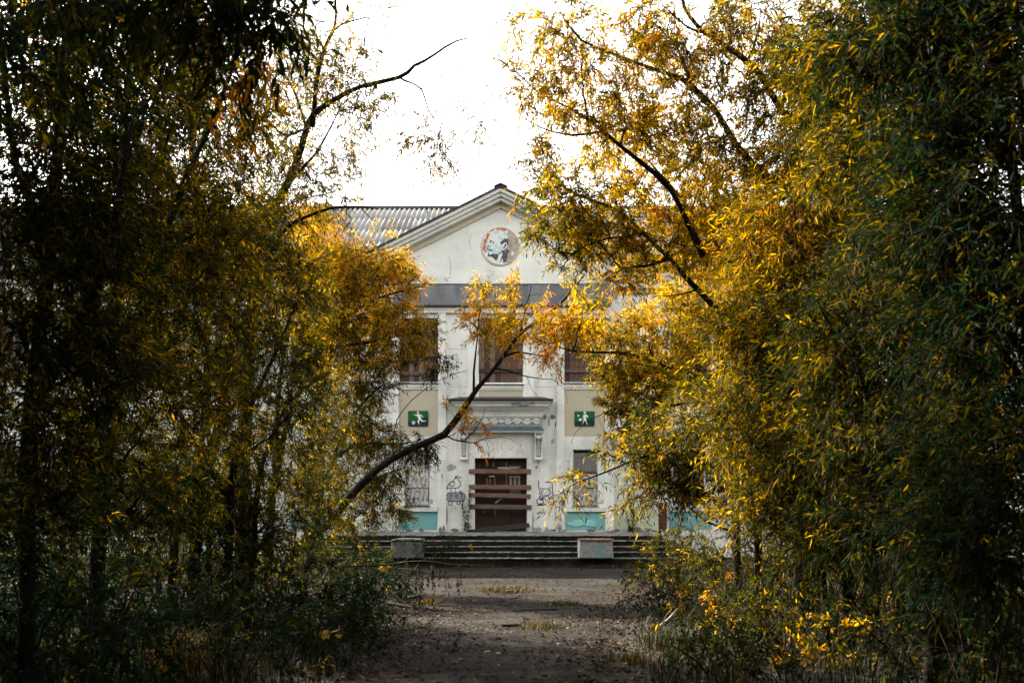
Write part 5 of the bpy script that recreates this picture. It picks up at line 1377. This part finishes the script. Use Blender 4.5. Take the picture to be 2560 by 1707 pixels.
# orange-leaved sprigs among the weeds
OG = 'orange leaved weeds on the right bank'
for (lab, px, py, Y, h_, n, t) in [
  ('weed with a big spray of yellow orange leaflets above the others', 1815, 1395, 12.5, .95, 8, 0.65),
  ('orange leaved weed with curled leaves nearest the bottom right', 1962, 1580, 9.8, .5, 6, 0.71),
  ('weed with a bright orange leaf bunch low on the bank', 1968, 1590, 9.0, .36, 4, 0.74),
  ('amber weed in the middle of the right bank', 2040, 1540, 10.0, .62, 8, 0.63),
  ('rusty weed with hanging leaves at the right', 2100, 1580, 9.6, .55, 7, 0.69),
  ('amber green weed by the path with upright leaves', 1730, 1480, 13.5, .6, 7, 0.55),
  ('yellow leaved seedling left on the dark bank', 1870, 1540, 11.0, .5, 5, 0.57),
  ('rusty drooping weed among green grass', 1800, 1500, 12.2, .7, 6, 0.74),
  ('golden weed at the lower right under the thicket', 2170, 1590, 9.2, .5, 6, 0.61)]:
    Yg = Y; x = (px-1280)*Y/F
    shrub(lab, x, Yg, .5, h_, n, t, .075, .034, 'weed', 'orange_weed', ntw=3, nl=7, tlen=.18, droop=.5, stems=3, single=24, group=OG)
# yellow lobed-leaf sprigs at left
def sprig(label, px, py, Y, n, size, tint):
    c = at(px, py, Y); root = empty('maple_seedling', (c[0], c[1], 0), label, 'seedling', 'yellow leaved seedlings left of the path')
    m = MB(); m.tube([(c[0], c[1], -.03), (c[0]+.03, c[1], c[2]*.5), (c[0], c[1], c[2])], [.008, .006, .003], 4)
    m.build('stem', TWIG, root)
    for i in range(n):
        a = 2*math.pi*i/n+random.uniform(-.4,.4)
        pts = []
        lob = [(0,0),(.18,.12),(.5,.08),(.36,.30),(.62,.55),(.30,.52),(.22,.72),(0,1.0),(-.22,.72),(-.30,.52),(-.62,.55),(-.36,.30),(-.5,.08),(-.18,.12)]
        V = np.array([(u, v, -.18*abs(u)-.25*v*v) for u, v in lob]+[(0,.42,.02)])*size*random.uniform(.7,1.15)
        T = np.array([(k, (k+1) % 14, 14) for k in range(14)])
        o = link('leaf', mesh_np('leaf', V, T, LEAF, 3, {'tint': np.full(15, min(1, tint+random.uniform(-.08,.08)))}), root)
        o.location = (random.uniform(-.05,.05)*1.6, random.uniform(-.05,.05), c[2]+random.uniform(-.08,.03))
        o.rotation_euler = (random.uniform(-.9,.5), random.uniform(-.5,.5), a)
sprig('yellow maple seedling with two spread leaf sprays by the brushwood', 822, 1572, 9.6, 5, .12, .74)
sprig('pale yellow maple seedling in the dark left thicket', 350, 1432, 8.6, 4, .15, .70)
sprig('small yellow seedling low in the dark left grass', 312, 1528, 8.0, 3, .09, .68)
sprig('yellow seedling under the leaning trunk', 960, 1415, 15.0, 4, .15, .72)
# weeds at the foot of the wall
def wallweed(label, px, h_, n, tint, lean):
    x = fx(px); root = empty('tall_weed', (x, FY-.25, .8), label, 'weed', 'tall weeds at the foot of the school wall')
    P = resample([(x, FY-.25, .8), (x+lean*.4, FY-.22, .8+h_*.5), (x+lean, FY-.2, .8+h_)], .06)
    V, T = tubes_np([(P, np.linspace(.010, .004, len(P)))], 4)
    link('stem', mesh_np('stem', V-ORG[root.name], T, TWIG, 4), root)
    t = rng.uniform(.0, 1, n); idx = (t*(len(P)-1)).astype(int); B0 = P[idx]
    a = rng.uniform(0, 6.28, n); D = unit(np.stack([np.cos(a), np.sin(a)*.6, rng.uniform(.1, .9, n)], 1)); Wd = unit(np.cross(D, np.array([0,0,1.]))); Nn = np.cross(Wd, D)
    V, T, tt = leaf_arrays(B0-ORG[root.name], D, Wd, Nn, .21*(1.05-t*.6), np.full(n, .036), np.clip(np.where(t > .75, tint+.45, tint)+rng.normal(0, .06, n), 0, 1))
    o = link('foliage', mesh_np('foliage', V, T, LEAF, 3, {'tint': tt}), root); o['kind'] = 'stuff'
wallweed('tall weed with a reddish tip left of the door', 1164, 1.25, 130, .18, -.13)
wallweed('taller straight weed touching the left door jamb', 1170, 1.30, 150, .16, .08)
wallweed('bushy weed against the pale green wall', 1578, .75, 90, .16, .08)
wallweed('short leaning weed against the pale green wall', 1572, .6, 50, .2, -.12)
shrub('dark leafy clump sprouting on the steps between the two blocks', -1.9, 25.1, 1.1, .85, 46, .16, group='bushes on the entrance steps')
shrub('brown dry weed standing on the step before the door', -1.05, 26.0, .25, .62, 12, .97, .06, .02, 'weed', 'dry_weed', tlen=.12, stems=2, group='bushes on the entrance steps')

# ------------------------------------------------------------------ brushwood heap, dead stalks, scraps
hp = empty('brushwood_heap', (-1.9, 14.0, 0), 'heap of dead branches and sticks at the left edge of the path', 'brushwood heap')
for i in range(75):
    c = np.array([-2.45+rng.normal(0, .34), 13.6+rng.normal(0, 1.5), abs(rng.normal(0, .30))+.03])
    a = rng.uniform(0, 6.28); L = rng.uniform(.4, 1.2); el = rng.normal(.1, .5)
    d = np.array([math.cos(a)*math.cos(el), math.sin(a)*math.cos(el), math.sin(el)])
    P = [c-d*L/2, c+rng.normal(0, .05, 3), c+d*L/2]
    P = [np.array([p[0], p[1], max(.02, p[2])]) for p in P]
    r = rng.uniform(.006, .024)
    V, T = tubes_np([(resample(P, .2), np.linspace(r, r*.5, len(resample(P, .2))))], 5)
    link('stick', mesh_np('stick', V-ORG[hp.name], T, DEAD, 4, smooth=True), hp)
pale = basic('peeled_stick', (.17,.145,.115), .8, .3, 12)
for (a, b, Y, L, ang) in ((1010,1565,13.2,.42,-.7),(995,1512,14.2,.34,-.3),(1035,1490,15,.22,.4),(1000,1500,14.6,.3,-1.0)):
    c = at(a, b, Y); d = np.array([math.cos(ang), .2, math.sin(ang)*.6])
    V, T = tubes_np([(np.array([c-d*L/2, c, c+d*L/2]), np.array([.022,.024,.018]))], 6)
    link('stick', mesh_np('stick', V-ORG[hp.name], T, pale, 4, smooth=True), hp)
wb = empty('withered_branch', tuple(at(960, 1470, 15.5)*np.array([1,1,0])), 'withered branch with brown seed tassels hanging over the asphalt', 'dead branch')
ch = [resample([at(940, None, 15.5), at(975, 1420, 15.4), at(1050, 1402, 15.2), at(1130, 1410, 15.1), at(1205, 1412, 15.0)], .1), resample([at(975,1420,15.4), at(1040, 1425, 15.2), at(1100, 1440, 15.1), at(1160, 1428, 15)], .1), resample([at(950,1450,15.5), at(1000,1450,15.3), at(1060,1455,15.2)], .1)]
V, T = tubes_np([(c, np.linspace(.013, .003, len(c))) for c in ch], 5)
link('stem', mesh_np('stem', V-ORG[wb.name], T, DEAD, 4), wb)
for i in range(26):
    c = ch[i % 3]; p = c[int(rng.uniform(.3, 1)*(len(c)-1))]
    n = 22; Lh = rng.uniform(.14, .50); t = rng.uniform(.2, 1, n)
    B0 = p+np.stack([rng.normal(0, .012, n), rng.normal(0, .012, n), -Lh*t], 1)
    D = unit(np.stack([rng.normal(0, .35, n), rng.normal(0, .35, n), -np.ones(n)], 1)); Wd = unit(np.cross(D, rng.normal(0, 1, (n, 3)))); Nn = np.cross(Wd, D)
    V, T, tt = leaf_arrays(B0-ORG[wb.name], D, Wd, Nn, rng.uniform(.04, .075, n), np.full(n, .019), rng.uniform(.2, .6, n))
    V2, T2 = tubes_np([(np.array([p, p-np.array([0,0,Lh*.6])])-ORG[wb.name], np.array([.003,.002]))], 3)
    T2t = np.concatenate([T2[:, [0,1,2]], T2[:, [0,2,3]]])
    link('seed_tassel', mesh_np('seed_tassel', np.concatenate([V, V2]), np.concatenate([T, T2t+len(V)]), LITTER, 3, {'tint': np.concatenate([tt, np.full(len(V2), .3)])}), wb)
def scrap(name, label, cat, px, py, pts, h, mat, rot=0, group=None):
    Y = EYE*F/(py-HOR); c = at(px, py, Y)
    n = len(pts); b = MB()
    b.v = [(x, y, .0) for x, y in pts]+[(x*.85, y*.85, h*random.uniform(.7, 1.1)) for x, y in pts]
    b.f = [tuple(range(n))[::-1], tuple(range(n, 2*n))]+[(i, (i+1) % n, n+(i+1) % n, n+i) for i in range(n)]
    me = bpy.data.meshes.new(name); me.from_pydata(b.v, [], b.f); me.materials.append(mat)
    o = link(name, me, loc=(c[0], c[1], .006)); o.rotation_euler = (0, 0, rot); return tag(o, label, cat, group)
stone = basic('pale_stone', (.20,.19,.175), .9, .25, 9, .5, .01)
scrap('stone', 'pale flat stone in the broad tuft on the path', 'stone', 1276, 1481, [(-.12,-.05),(.02,-.08),(.13,-.02),(.10,.06),(-.06,.07)], .05, stone)
for i, (px, py, s_, lab) in enumerate(((1545,1408,.10,'largest white rubble chip on the grass verge below the steps'),(1556,1411,.06,'small white rubble chip on the verge below the steps'),(1535,1404,.05,'tiny white chip behind the larger one on the verge'),(1218,1632,.045,'pinkish pebble on the near left of the path'),(1246,1637,.05,'yellowish pebble beside another on the near path'),(1396,1614,.05,'brown pebble in the middle of the near path'))):
    scrap('rubble_chip', lab, 'rubble', px, py, [(s_*math.cos(a)*random.uniform(.7,1.2), s_*.6*math.sin(a)*random.uniform(.7,1.2)) for a in np.linspace(0, 6.28, 7)[:-1]], s_*.5, stone, random.random()*3, 'rubble chips on the ground')
for i, (px, s_, lab) in enumerate(((1655,.11,'white rubble lump on the porch beside the bare brick corner'),(1672,.08,'smaller white rubble lump at the porch corner'),(1110,.07,'white chip on the porch below the left pilaster'),(1318,.06,'grey chip on the porch at the right door jamb'),(1336,.05,'small flake of plaster on the porch right of the door'))):
    c_ = (fx(px)*.985, FY-.45-.1*(i%2), .8)
    b = MB(); n = 7
    pts = [(s_*math.cos(a)*random.uniform(.7,1.2), s_*.7*math.sin(a)*random.uniform(.7,1.2)) for a in np.linspace(0, 6.28, n+1)[:-1]]
    b.v = [(x, y, 0.) for x, y in pts]+[(x*.6, y*.6, s_*.8*random.uniform(.6, 1.1)) for x, y in pts]
    b.f = [tuple(range(n))[::-1], tuple(range(n, 2*n))]+[(k, (k+1) % n, n+(k+1) % n, n+k) for k in range(n)]
    me = bpy.data.meshes.new('rubble_chip'); me.from_pydata(b.v, [], b.f); me.materials.append(stone)
    tag(link('rubble_chip', me, loc=c_), lab, 'rubble', 'rubble chips on the ground')
def stickthing(label, pts, r, mat):
    P = np.array(pts, float)
    V, T = tubes_np([(resample(P, .1), np.full(len(resample(P, .1)), r))], 5)
    o = link('fallen_stick', mesh_np('fallen_stick', V-P[0], T, mat, 4, smooth=True), loc=tuple(P[0])); tag(o, label, 'stick', 'fallen sticks on the path')
gp = lambda px, py, z=.02: np.array([*(at(px, py, EYE*F/(py-HOR))[:2]), z])
stickthing('pale split stick poking from the grass at the right path edge', [gp(1648,1572,.03), gp(1672,1566,.10), gp(1695,1555,.18)], .022, pale)
stickthing('long dark stick lying across the middle of the path', [gp(1280,1530), gp(1340,1528,.03), gp(1395,1526)], .012, DEAD)
stickthing('thin dark twig lying on the right of the near path', [gp(1450,1602), gp(1485,1603), gp(1520,1600)], .008, DEAD)
stickthing('dark bent stick on the near left of the path', [gp(1255,1565), gp(1290,1566), gp(1305,1562)], .02, DEAD)
# ------------------------------------------------------------------ unseen willows added behind and beside the viewpoint to shade the foreground
SG = 'unseen willows added round the viewpoint for shade'
before = set(o.name for o in COL.objects)
s10 = F/10
def wp(x, y, z): return (1280+x*F/(10+y), HOR-(z-EYE)*F/(10+y), 10+y)
tree('shade_willow', 'unseen dense willow with a broad crown added to shade the foreground', 'tree',
  [([(1280, None, 10), wp(.1,.1,2), wp(.5,0,4), wp(1.2,.1,6), wp(1.8,0,8)], .15, .03), ([wp(.3,0,3), wp(-.3,.6,5), wp(-.4,1,7.5)], .07, .02), ([wp(.5,0,4), wp(2.2,-.5,5.6), wp(3.6,-.8,6.4)], .07, .02)],
  [(*wp(1.2,0,6.2), 3.4*s10, 3.0*s10, 3.4, 520, .30), (*wp(0,0,2.3), 2.5*s10, 2.1*s10, 2.5, 330, .26)], leafL=.15, leafW=.042, ntw=3, nl=12, tlen=.7, group=SG)
new = [o for o in COL.objects if o.name not in before]
root0 = next(o for o in new if o.parent is None)
parts0 = [o for o in new if o.parent is root0]
spots = [(-4.6,-1.0,0,1.2),(4.6,-1.4,180,1.2),(-2.9,-6.0,20,1.3),(2.9,-6.6,170,1.3),(0,-10.5,60,1.5),(-7,-9,100,1.6),(7,-9.5,240,1.6),(-9,-2.5,30,1.5),(9.2,-2.5,150,1.5),
  (-8.6,3.2,60,1.4),(8.8,3.4,130,1.4),(-10.5,7.6,30,1.5),(-13.5,10.5,140,1.5),(-15,4,0,1.7),(-15.5,15.5,80,1.5),(10.4,7.6,90,1.4),(12.6,11.6,10,1.5),(15,4.5,200,1.7),(14.5,17,300,1.5),(-14,-6,10,1.8),(14,-6,190,1.8),(-4,-15,0,1.9),(5,-15.5,90,1.9)]
for i, (x, y, r, *sc_) in enumerate(spots):
    if i == 0: R_o = root0
    else:
        R_o = root0.copy(); COL.objects.link(R_o)
        for c in parts0:
            d = c.copy(); COL.objects.link(d); d.parent = R_o
    R_o.location = (x, y, 0); R_o.rotation_euler = (0, 0, math.radians(r)); R_o.scale = [sc_[0] if sc_ else 1]*3
print('leaves', NLEAF[0])
